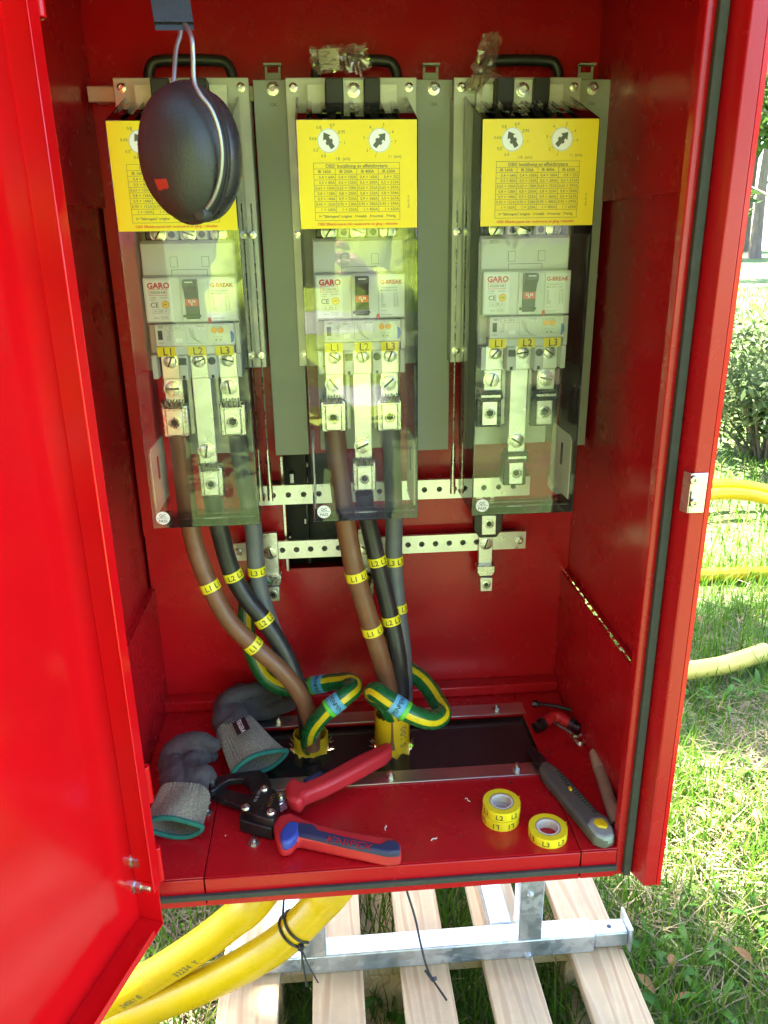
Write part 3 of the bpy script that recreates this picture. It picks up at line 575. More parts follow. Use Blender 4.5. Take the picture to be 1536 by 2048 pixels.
for px, py, yy in ((1060, 1790, yb-.0015), (1056, 1911, yb)):
    p = P(px, py, y=yy); q = MB(); q.lathe([(.0075, 0), (.0075, .001), (.006, .0012), (.005, .0042), (.002, .0052)], (p[0], yy, p[2]), (0, -1, 0), 14); q.build('bolt', M['galv'], std)
hp = P(1242, 1899, y=yb+.004); q = MB(); q.lathe([(.0042, 0), (.0042, .0004)], (hp[0], yb+.0038, hp[2]), (0, -1, 0), 12); q.lathe([(.0042, 0), (.0042, .0004)], (hp[0]-.02, yb+.02, zt1-.0038), (0, 0, 1), 12); q.build('bolt_hole', M['black'], std)

# ------------------------------------------------------------------ rails, strips, bus bars on the back wall
def socket_screw(mb, p, ax, r=.0065, h=.0035):
    mb.lathe([(r*1.25, 0), (r*1.25, .0006), (r, .0008), (r, h), (r*.62, h+.0003), (r*.55, h*.35), (0, h*.35)], p, ax, 18)
def slot_screw(mb, p, r, ang, ax=(0, -1, 0), h=.003, mi2=1):
    mb.lathe([(r*1.22, 0), (r*1.22, .001), (r, .0012), (r*.97, h*.75), (r*.6, h), (0, h*1.04)], p, ax, 20)
    R = Matrix.Rotation(ang, 3, 'Y'); mb.obox(V(p)+V(ax)*(h*1.0), (r*1.75, .0012, r*.24), R, mi2)
rail = thing('mounting_rail', 'pale steel mounting rail across the top of the back wall', 'rail', (.045, 1.05, 1.5225))
MB().box(-.262, .353, 1.040, 1.0445, 1.5135, 1.5305).build('rail_bar', M['bracket'], rail, bevel=.0012)
for x in (-.25, -.03, .10, .26, .34): MB().box(x-.008, x+.008, 1.0447, 1.0775, 1.516, 1.528).build('rail_spacer', M['bracket'], rail)
for px in (463, 610, 806, 1145): 
    p = P(px, 177, y=1.04); q = MB(); socket_screw(q, (p[0], 1.040, 1.5225), (0, -1, 0), .0052); q.build('screw', M['steel'], rail)
def cover_strip(cx, label):
    t = thing('cover_channel', label, 'channel', (cx, 1.05, 1.084), 'grey-green cover channels'); m = MB()
    m.prism([(cx-.0226, 1.075, 1.5345), (cx-.0226, 1.028, 1.5345), (cx+.0226, 1.028, 1.5345), (cx+.0226, 1.075, 1.5345), (cx+.0211, 1.075, 1.5345), (cx+.0211, 1.0295, 1.5345), (cx-.0211, 1.0295, 1.5345), (cx-.0211, 1.075, 1.5345)], (0, 0, 1.084-1.5345))
    m.build('channel', M['greygreen'], t, bevel=.0012); q = MB(); socket_screw(q, (cx, 1.028, 1.5252), (0, -1, 0), .006); q.build('screw', M['steel'], t)
    k = MB(); k.box(cx-.0095, cx+.0095, 1.058, 1.060, 1.535, 1.547).box(cx-.0095, cx-.0065, 1.058, 1.060, 1.547, 1.5535).box(cx+.0065, cx+.0095, 1.058, 1.060, 1.547, 1.5535).box(cx-.0105, cx+.0105, 1.050, 1.060, 1.5537, 1.556); k.build('hook_tab', M['greygreen'], t, bevel=.0005)
    k = MB(); k.text('10A', (cx, 1.0277, 1.5085), (1, 0, 0), (0, 0, 1), .0055); k.build('stamp', M['inkg'], t, smooth=False); return t
cover_strip(-.0472, 'grey-green cover channel between the breaker behind the ear defender and the middle one')
cover_strip(.1424, 'grey-green cover channel between the middle breaker and the cable-free one')
cover_strip(.3340, 'grey-green cover channel against the slotted red side wall')
def perf_bar(name, label, x0, x1, z0, z1, y, hx, r):
    t = thing(name, label, 'busbar', ((x0+x1)/2, y, (z0+z1)/2), 'perforated bus bars'); m = MB(); zc = (z0+z1)/2; hs = [h for h in hx if x0+.01 < h < x1-.01]; xs = [x0]
    # bar built as cells, each with a round hole through it
    ed = [x0]+[(hs[i]+hs[i+1])/2 for i in range(len(hs)-1)]+[x1]
    for i, h in enumerate(hs):
        a, b_ = ed[i], ed[i+1]; n = 24; ring = []; out = []
        for k in range(n):
            t_ = 2*math.pi*(k+.5)/n; ring.append((h+r*math.cos(t_), zc+r*math.sin(t_)))
            dx, dz = math.cos(t_), math.sin(t_); s_ = min(((b_-h) if dx > 0 else (h-a))/max(1e-9, abs(dx)), ((z1-zc))/max(1e-9, abs(dz))); out.append((h+dx*s_, zc+dz*s_))
        cor = {}
        vs = [(x, y, z) for x, z in ring]+[(x, y, z) for x, z in out]+[(x, y+.005, z) for x, z in ring]; fs = []
        for k in range(n):
            j = (k+1) % n; fs += [(k, j, n+j, n+k), (k, 2*n+k, 2*n+j, j)]
            a1, a2 = out[k], out[j]
            if abs(a1[0]-a2[0]) > 1e-6 and abs(a1[1]-a2[1]) > 1e-6:
                cx_ = b_ if max(a1[0], a2[0]) > h else a; cz_ = z1 if max(a1[1], a2[1]) > zc else z0
                vs.append((cx_, y, cz_)); fs.append((n+k, n+j, len(vs)-1))
        m.add(vs, [tuple(reversed(f)) for f in fs])
    m.box(x0, x1, y+.0051, y+.0056, z0, z1); m.add([(x0, y, z1), (x1, y, z1), (x1, y+.005, z1), (x0, y+.005, z1), (x0, y, z0), (x1, y, z0), (x1, y+.005, z0), (x0, y+.005, z0)], [(0, 1, 2, 3), (7, 6, 5, 4), (0, 3, 7, 4), (1, 5, 6, 2)])
    m.build('bar', M['tin'], t, smooth=False)
    bk = MB()
    for h in hs: bk.lathe([(r*.97, 0), (r*.97, .0004)], (h, y+.0050, zc), (0, -1, 0), 14)
    bk.build('hole_backing', M['toolsteel'], t)
    for x in (x0+.02, x1-.02): MB().box(x-.008, x+.008, y+.0058, 1.0775, z0+.004, z1-.004).build('spacer', M['black'], t)
    return t
hx = [P(px, 985, y=1.04)[0] for px in (561, 595, 629, 663, 697, 731, 765, 799, 825)]; d_ = .0205
perf_bar('perforated_busbar', 'short perforated bus bar just below the grey channels', -.094, .285, 1.0095, 1.0375, 1.040, [-.078+k*.0212 for k in range(17)], .0040)
lb = perf_bar('perforated_busbar', 'long perforated bus bar carrying the screw clamps', -.140, .287, .9215, .9485, 1.055, [P(571, 1098, y=1.055)[0]-.0212*5+k*.0203 for k in range(21)], .0042)
p = P(1040, 1080, y=1.05); q = MB(); socket_screw(q, (p[0], 1.0548, .935), (0, -1, 0), .005); q.build('screw', M['steel'], lb); q = MB(); p = P(475, 1102, y=1.05); socket_screw(q, (p[0], 1.0548, .935), (0, -1, 0), .005); q.build('screw', M['steel'], lb)

def lug(t, x, y, zt_, zb_, w, cable=True, nm='cable_lug', dark=False):
    """clamp terminal: folded strap on top, aluminium block with a socket screw"""
    m = MB(); m.box(x-w/2, x+w/2, y, y+.026, zb_, zt_); o = m.build(nm, M['alu'], t, bevel=.0012)
    q = MB(); q.box(x-w*.78, x+w*.78, y+.006, y+.028, zb_-.003, zt_+.004); q.build('lug_body', M['steel'] if cable else M['toolsteel'], o, bevel=.0015)
    q = MB(); zc = (zt_+zb_)/2; q.lathe([(w*.40, -.0002), (w*.40, .0014), (w*.31, .0016), (w*.26, .0004), (0, .0004)], (x, y, zc), (0, -1, 0), 20); q.build('clamp_ring', M['steel'], o)
    q = MB(); q.lathe([(w*.24, .0005), (w*.15, .0012), (w*.15, .0006), (0, .0006)], (x, y, zc), (0, -1, 0), 6); q.build('socket', M['toolsteel'], o)
    if cable:
        q = MB()
        for k in range(8): q.obox((x-w*.55+w*1.1*k/7, y-.001+.003*(k % 2), zt_+.006), (w*.085, .010, .011), Euler((.3, .12*(k-3.5)*.4, 0)).to_matrix())
        q.obox((x, y+.001, zt_+.0010), (w*1.2, .012, .0018)); q.build('strap_comb', M['steel'], o)
    else:
        q = MB(); q.prism([(x-w*.72, y-.002, zt_+.012), (x+w*.72, y-.002, zt_+.012), (x+w*.80, y-.002, zt_+.002), (x+w*.55, y-.002, zt_-.002), (x-w*.55, y-.002, zt_-.002), (x-w*.80, y-.002, zt_+.002)], (0, .022, 0)); q.build('strap', M['toolsteel'], o, bevel=.001)
        q = MB(); q.box(x-w*.6, x+w*.6, y-.0035, y-.0022, zt_+.004, zt_+.007); q.build('strap_edge', M['steel'], o)
    return o
# earth clamps on the long bar
def clamp(px, label, up=False):
    x = P(px, 1100, y=1.045)[0]; t = thing('earth_clamp', label, 'clamp', (x, 1.05, .88), 'earth clamps on the long bar'); m = MB(); w = .0105
    m.box(x-w, x+w, 1.048, 1.0545, .900, .965 if not up else 1.012); m.build('clamp_plate', M['alu'], t, bevel=.001)
    q = MB(); slot_screw(q, (x, 1.048, .935), .0085, .6+px); q.build('slot_screw', [M['steel'], M['toolsteel']], t)
    q = MB(); q.prism([(x-w*1.25, 1.040, .902), (x+w*1.25, 1.040, .902), (x+w*1.25, 1.040, .892), (x+w*.9, 1.040, .886), (x-w*.9, 1.040, .886), (x-w*1.25, 1.040, .892)], (0, .018, 0)); q.build('clamp_strap', M['steel'], t, bevel=.001)
    lug_ = lug(t, x+.001, 1.036, .885, .864, .0185, cable=None) if False else None
    m = MB(); m.box(x-.009, x+.0095, 1.036, 1.054, .863, .8855); o = m.build('clamp_block', M['alu'], t, bevel=.001)
    q = MB(); q.lathe([(.0065, -.0002), (.0065, .0012), (.0045, .0014), (.004, .0004), (0, .0004)], (x, 1.036, .874), (0, -1, 0), 16); q.build('clamp_ring', M['steel'], o); q = MB(); q.lathe([(.0036, .0005), (.0036, .0008)], (x, 1.036, .874), (0, -1, 0), 6); q.build('socket', M['toolsteel'], o)
    if up:
        m = MB(); m.box(x-.0105, x+.0105, 1.030, 1.0475, .955, .985); o = m.build('clamp_block', M['alu'], t, bevel=.001); zc = .972
        q = MB(); q.lathe([(.007, -.0002), (.007, .0012), (.005, .0014), (.0045, .0004), (0, .0004)], (x, 1.030, zc), (0, -1, 0), 16); q.build('clamp_ring', M['steel'], o); q = MB(); q.lathe([(.0042, .0005), (.0042, .0008)], (x, 1.030, zc), (0, -1, 0), 6); q.build('socket', M['toolsteel'], o)
        q = MB(); q.prism([(x-.021, 1.032, .990), (x+.020, 1.032, .990), (x+.020, 1.032, .962), (x+.012, 1.032, .950), (x-.012, 1.032, .950), (x-.021, 1.032, .962)], (0, .015, 0)); q.build('clamp_body', M['toolsteel'], t, bevel=.0012)
        q = MB(); slot_screw(q, (x-.006, 1.048, 1.008), .0085, .9); q.build('slot_screw', [M['steel'], M['toolsteel']], t)
    return t
clamp(541, 'earth clamp with slotted screw holding the green-yellow cable beside the black duct'); clamp(732, 'earth clamp half hidden behind the middle breaker cables'); clamp(972, 'empty double earth clamp below the cover without cables', True)

# ------------------------------------------------------------------ circuit breakers
CXM = .0435; UNITS = [CXM-.1910, CXM, CXM+.1930]
def breaker(label, cables, cx=CXM):
    t = thing('circuit_breaker', label, 'breaker', (cx, 1.0, 1.06), 'circuit breakers')
    X = lambda a, b_, y0, y1, z0, z1, mb=None: (mb or MB()).box(cx+a, cx+b_, y0, y1, z0, z1)
    pl = MB(); X(-.075, .075, 1.000, 1.003, 1.207, 1.532, pl); X(-.075, -.072, 1.0031, 1.04, 1.207, 1.512, pl); X(.072, .075, 1.0031, 1.04, 1.207, 1.512, pl); pl.build('mounting_plate', M['plate'], t, bevel=.0008)
    for x, z in ((-.068, 1.222), (.068, 1.222), (-.068, 1.365), (.068, 1.365), (-.066, 1.522), (.066, 1.522)):
        q = MB(); socket_screw(q, (cx+x, 1.0, z), (0, -1, 0), .004, .0025); q.build('screw', M['steel'], t)
    bd = MB(); X(-.0525, .0525, .936, .9995, 1.236, 1.360, bd); body = bd.build('body', M['mcb'], t, bevel=.0025)
    bu = MB(); X(-.0515, .0515, .9325, .9359, 1.3225, 1.3575, bu); bu.build('upper_cover', M['mcb'], t, bevel=.0012)
    for a in (-.0195, .0155):
        q = MB(); X(a, a+.0075, .9318, .9324, 1.332, 1.3425, q); w_ = q.build('knockout', M['mcb'], t); f = MB()
        for (u0, u1, z0, z1) in ((a-.0003, a+.0078, 1.3425, 1.3429), (a-.0003, a+.0078, 1.3316, 1.332), (a-.0004, a, 1.332, 1.3425), (a+.0075, a+.0079, 1.332, 1.3425)): X(u0, u1, .9320, .93245, z0, z1, f)
        f.build('groove', M['inkg'], w_, smooth=False)
    g_ = MB(); X(-.0195, .0205, .9322, .93245, 1.3286, 1.3291, g_); X(-.0195, -.0190, .9322, .93245, 1.3226, 1.3286, g_); X(.0200, .0205, .9322, .93245, 1.3226, 1.3286, g_); g_.build('groove', M['inkg'], t, smooth=False)
    # terminals above the body
    tp = MB(); X(-.047, .047, .945, .9995, 1.3605, 1.386, tp); tp.build('upper_terminal_block', M['toolsteel'], t, bevel=.001)
    for a in (-.0155, .0175):
        q = MB(); X(a-.006, a+.006, .934, .975, 1.3605, 1.384, q); q.build('phase_barrier', M['mcb'], t, bevel=.001); q = MB(); q.lathe([(.0038, 0), (.0038, .0004)], (cx+a, .9338, 1.366), (0, -1, 0), 12); q.build('barrier_hole', M['black'], t)
    for a in (-.032, .001, .035):
        q = MB(); slot_screw(q, (cx+a, .945, 1.367), .0075, .3+a*40); q.build('terminal_screw', [M['steel'], M['toolsteel']], t)
    # face
    fc = MB(); X(-.0505, .0525, .9215, .9323, 1.2722, 1.3212, fc); face = fc.build('face', M['mcbl'], t, bevel=.0012)
    q = MB(); X(-.0480, -.0195, .9210, .92145, 1.2742, 1.3182, q); ls_ = q.build('left_sticker', M['sticker'], face)
    q = MB(); X(.0228, .0505, .9210, .92145, 1.2742, 1.3182, q); rs_ = q.build('right_sticker', M['sticker'], face)
    q = MB(); X(-.0095, .0215, .9185, .92145, 1.2728, 1.3195, q); tpan = q.build('toggle_panel', M['mcbl'], face, bevel=.0008)
    yy = .9207; U, Wz = (1, 0, 0), (0, 0, 1)
    def T(mb, s, x, z, sz, al='C', bold=0., xs=1., y=yy): mb.text(s, (cx+x, y, z), U, Wz, sz, al, bold, xs=xs)
    k = MB(); T(k, 'GARO', -.0335, 1.3128, .0088, bold=.035); T(k, 'GARO', -.0335, 1.3128, .0088, bold=.012, y=yy-.0001)
    for (a, b_, z0, z1) in ((-.0445, -.0245, 1.3085, 1.3089), (-.0445, -.0245, 1.3020, 1.3024), (-.0445, -.0441, 1.3024, 1.3085), (-.0249, -.0245, 1.3024, 1.3085)): X(a, b_, yy-.0001, yy, z0, z1, k)
    T(k, 'G-BREAK', .0365, 1.3122, .0062, bold=.03); k.build('red_print', M['inkred'], face, smooth=False)
    k = MB(); T(k, 'GS250-NE', -.0345, 1.3054, .0040, bold=.01); T(k, 'Ui 800V', -.0405, 1.2998, .0022); T(k, 'Uimp 8kV', -.0285, 1.2998, .0022); T(k, '3 poles', -.041, 1.2974, .0022); T(k, 'CE', -.0395, 1.2920, .0078, bold=.01)
    for (a, b_, z0, z1) in ((-.0425, -.0240, 1.2872, 1.2874), (-.0425, -.0240, 1.2826, 1.2828), (-.0425, -.0423, 1.2828, 1.2872), (-.0242, -.0240, 1.2828, 1.2872), (-.034, -.0245, 1.2762, 1.2764), (-.034, -.0245, 1.2794, 1.2796)): X(a, b_, yy-.0001, yy, z0, z1, k)
    T(k, 'In  250  A', -.0332, 1.2850, .0034); T(k, 'Norm', -.0385, 1.2778, .0024); T(k, 'IEC 60947-2', -.0292, 1.2779, .0016)
    T(k, 'Märkspänning/frekvens', .0243, 1.3062, .0021, 'L'); T(k, '■ EN 60947-2  50/60', .0243, 1.3030, .0021, 'L')
    for i, (a, b_) in enumerate((('Ue', 'Icu kA'), ('690', '10 / 8'), ('500', '35 / 25'), ('440', '50 / 36'), ('415', '65 / 50'), ('240', '85 / 85'), ('250DC', '40 / 40'), ('500DC', '20 / 20'))):
        z = 1.2998-.0021*i; T(k, a, .0243, z, .0020, 'L'); T(k, '~', .0348, z, .002); T(k, b_, .0388, z, .0020, 'L')
    T(k, 'Cat. A', .0243, 1.2806, .0021, 'L'); T(k, 'Made for Garo', .0243, 1.2762, .0021, 'L'); k.build('black_print', M['inkg'], face, smooth=False)
    k = MB(); k.lathe([(.0043, 0), (.0043, .0003)], (cx-.0275, .9210, 1.2922), (0, -1, 0), 12); seal = k.build('quality_seal', M['inkorg'], face, smooth=False)
    k = MB(); k.lathe([(.0030, 0), (.0030, .0002)], (cx-.0275, .9206, 1.2922), (0, -1, 0), 16); k.build('seal_disc', M['yel'], seal, smooth=False); k = MB(); T(k, 'HR', -.0275, 1.2922, .0026, bold=.02, y=.9202); k.build('seal_print', M['ink'], seal, smooth=False)
    for a, b_ in ((-.0478, -.018), (.019, .046)):
        q = MB(); X(a, b_, .9190, .9214, 1.2705, 1.2718, q); q.build('edge_clip', M['black'], face)
    # toggle: black lever in its slot
    q = MB(); X(-.0050, .0102, .9165, .9184, 1.2760, 1.3190, q); tg = q.build('toggle', M['black'], t, bevel=.0006)
    q = MB(); q.prism([(cx-.0050, .9165, 1.3190), (cx-.0050, .9060, 1.3185), (cx-.0050, .9050, 1.3120), (cx-.0050, .9110, 1.3070), (cx-.0050, .9150, 1.2990), (cx-.0050, .9164, 1.2980)], (.0152, 0, 0)); q.build('lever', M['black'], tg, bevel=.001)
    q = MB(); X(-.0046, .0098, .9158, .9163, 1.2905, 1.2980, q); fl = q.build('on_flag', M['redlab'], tg)
    k = MB(); T(k, 'O N', .0026, 1.2953, .0044, bold=.02, y=.9155); X(.0018, .0030, .9153, .9156, 1.2912, 1.2938, k); k.build('flag_print', M['white'], fl, smooth=False)
    k = MB(); X(-.0018, .0068, .9046, .9050, 1.3160, 1.3170, k); k.build('lever_print', M['white'], tg, smooth=False)
    q = MB(); X(-.0082, .0114, .9150, .9183, 1.2782, 1.2808, q); q.build('lever_ear', M['black'], tg, bevel=.0005)
    q = MB(); X(.0190, .0222, .9172, .9186, 1.2712, 1.2772, q); q.build('trip_button', M['inkred'], t, bevel=.0004)
    # trip unit
    q = MB(); X(-.0425, .0470, .9175, .9358, 1.2455, 1.2708, q); tu = q.build('trip_unit', M['mcbl'], t, bevel=.0018); y2 = .9171
    q = MB(); X(.0470, .0525, .9215, .9358, 1.236, 1.2708, q); q.build('side_cheek', M['mcb'], t, bevel=.001)
    q = MB(); X(-.0388, -.0338, .9168, .9174, 1.2538, 1.2640, q); q.build('display', M['gasket'], tu)
    q = MB(); X(.0172, .0425, .9168, .9174, 1.2500, 1.2690, q); dp_ = q.build('dial_panel', M['plate'], tu)
    for a in (.0245, .0320):
        q = MB(); q.lathe([(.0033, 0), (.0033, .0006)], (cx+a, .9168, 1.2630), (0, -1, 0), 14); q.build('dial', M['inkorg'], dp_)
    k = MB(); T(k, 'TEST', -.0350, 1.2676, .0030, bold=.02, y=y2); T(k, 'In   250 A', -.0190, 1.2668, .0032, y=y2); T(k, 'PTA HIF', .0090, 1.2680, .0024, y=y2); T(k, 'OCR', -.0362, 1.2500, .0026, y=y2); T(k, '0,63  0,8  0,95', .0285, 1.2674, .0018, y=y2-.0004); T(k, 'IR  x In   tR', .0285, 1.2560, .0022, y=y2-.0004); T(k, '■     ■', .0285, 1.2525, .0022, y=y2-.0004)
    for i, s in enumerate(('105', '90', 'PTA', 'RUN')): T(k, s, -.0250, 1.2620-.0027*i, .0021, 'R', y=y2)
    for (a, b_, z0, z1) in ((-.0300, -.0090, 1.2692, 1.2694), (-.0300, -.0090, 1.2640, 1.2642), (-.0300, -.0298, 1.2642, 1.2692), (-.0092, -.0090, 1.2642, 1.2692), (-.0072, -.0070, 1.2490, 1.2695), (-.0072, .0145, 1.2488, 1.2490)): X(a, b_, y2-.0001, y2, z0, z1, k)
    for i in range(3):
        cv = [(cx-.0045+.0022*i+.0012*j, y2, 1.2672-.0014*i-.0155*(1-math.exp(-j*.42))) for j in range(9)]; k.tube(cv, .00022, 4)
    k.build('trip_print', M['inkg'], tu, smooth=False)
    k = MB(); X(-.0195, -.0118, y2-.0002, y2, 1.2505, 1.2550, k)
    for i in range(4): k.lathe([(.0008, 0), (.0008, .0003)], (cx-.0230, y2, 1.2620-.0027*i), (0, -1, 0), 8)
    for a in (.0082, .0128): k.lathe([(.0008, 0), (.0008, .0003)], (cx+a, y2, 1.2655), (0, -1, 0), 8)
    k.build('white_marks', M['white'], tu, smooth=False)
    k = MB(); k.lathe([(.0033, 0), (.0033, .0005)], (cx+.0432, .9174, 1.2555), (0, -1, 0), 16, sx=2.0, sy=1.0); k.build('blue_seal', M['inkblue'], tu, smooth=False)
    # yellow phase labels, dividers, lower terminals
    for a, s in ((-.0316, 'L1'), (.0030, 'L2'), (.0337, 'L3')):
        q = MB(); X(a-.0102, a+.0102, .9190, .9198, 1.2346, 1.2453, q); o = q.build('phase_label', M['yel'], t); k = MB(); T(k, s, a+.001, 1.2402, .0120, y=.9187, bold=.004); k.build('phase_print', M['ink'], o, smooth=False)
    q = MB(); X(-.0425, .0450, .9202, .9358, 1.2362, 1.2450, q); q.build('lower_cover', M['mcb'], t)
    for i, a in enumerate((-.0145, .0185)):
        q = MB(); X(a-.0055, a+.0055, .919, .960, 1.2075, 1.2358, q); dv_ = q.build('phase_barrier', M['mcb'], t, bevel=.0012)
        q = MB()
        if i == 0: X(a-.0042, a+.0042, .9183, .9189, 1.2245, 1.2325, q)
        else: q.lathe([(.0044, 0), (.0044, .0006)], (cx+a, .9189, 1.2285), (0, -1, 0), 16)
        q.build('barrier_plug', M['inkg'], dv_); q = MB(); X(a-.0016, a+.0016, .9184, .9189, 1.2085, 1.2125, q); q.build('barrier_notch', M['black'], dv_)
    for a in (-.0475, .0490):
        q = MB(); X(a-.0030, a+.0030, .922, .960, 1.2085, 1.2358, q); q.build('side_cheek', M['mcb'], t, bevel=.001)
    for i, a in enumerate((-.0313, .0022, .0350)):
        q = MB(); X(a-.0112, a+.0112, .9360, .9395, 1.2060, 1.2355, q); tm = q.build('terminal_tab', M['tin'], t, bevel=.0008)
        q = MB(); slot_screw(q, (cx+a, .9360, 1.2268), .0072, .2+i*.7+cx*9, h=.004); q.build('terminal_screw', [M['steel'], M['toolsteel']], tm)
    for a, z0, zs, xoff, an in ((-.0318, 1.1765, 1.1941, 0, .7), (.0345, 1.1765, 1.1941, 0, 2.2), (.0012, 1.1000, 1.1165, 0, 2.5)):
        q = MB(); X(a-.0108, a+.0108, .9400, .9440, z0, 1.2160, q); bb = q.build('busbar_link', M['tin'], t, bevel=.0008); q = MB(); slot_screw(q, (cx+a-.001, .9400, zs), .0088, an+cx*5, h=.0035); q.build('link_screw', [M['steel'], M['toolsteel']], bb)
    q = MB(); X(-.0185, -.0125, .952, .985, 1.135, 1.205, q); q.build('insulating_web', M['plate'], t, bevel=.001); q = MB(); X(.0150, .0205, .952, .985, 1.135, 1.205, q); q.build('insulating_web', M['plate'], t, bevel=.001)
    q = MB(); q.prism([(cx-.052, .990, 1.2065), (cx+.052, .990, 1.2065), (cx+.052, .990, 1.100), (cx-.052, .990, 1.100)], (0, .003, 0)); q.build('backing_plate', M['plate'], t)
    lug(t, cx-.0345, .938, 1.1690, 1.1370, .0200, cables); lug(t, cx+.0345, .938, 1.1685, 1.1360, .0200, cables); lug(t, cx+.0018, .938, 1.0900, 1.0590, .0188, cables)
    # black terminals and handle above the cover
    q = MB(); X(-.030, -.010, .975, .9995, 1.497, 1.5275, q); q.build('supply_terminal', M['black'], t, bevel=.001); q = MB(); X(.013, .031, .975, .9995, 1.497, 1.5275, q); q.build('supply_terminal', M['black'], t, bevel=.001)
    q = MB(); X(-.0098, .0128, .984, .9995, 1.500, 1.5265, q); su = q.build('supply_plate', M['bracket'], t); q = MB(); socket_screw(q, (cx+.0017, .984, 1.5165), (0, -1, 0), .0062, .005); q.build('supply_screw', M['steel'], su)
    q = MB(); X(-.050, -.031, .990, .9995, 1.500, 1.5230, q); q.build('supply_plate', M['bracket'], t); q = MB(); X(.032, .051, .990, .9995, 1.500, 1.5230, q); q.build('supply_plate', M['bracket'], t)
    q = MB(); X(-.052, .052, .962, .9995, 1.4785, 1.4965, q); q.build('vent_block', M['gasket'], t, bevel=.0015)
    q = MB(); q.tube(spline([(cx-.041, 1.028, 1.500), (cx-.041, 1.028, 1.53), (cx-.036, 1.028, 1.549), (cx-.020, 1.028, 1.554), (cx+.035, 1.028, 1.554), (cx+.051, 1.028, 1.549), (cx+.056, 1.028, 1.53), (cx+.056, 1.028, 1.500)], 6), .0062, 10); q.build('carry_loop', M['black'], t)
    return t
breaker('moulded circuit breaker with three cables, partly behind the ear defender', True, UNITS[0]); breaker('moulded circuit breaker in the middle with brown, black and grey cables', True, UNITS[1]); breaker('moulded circuit breaker with no cables connected to its lugs', False, UNITS[2])

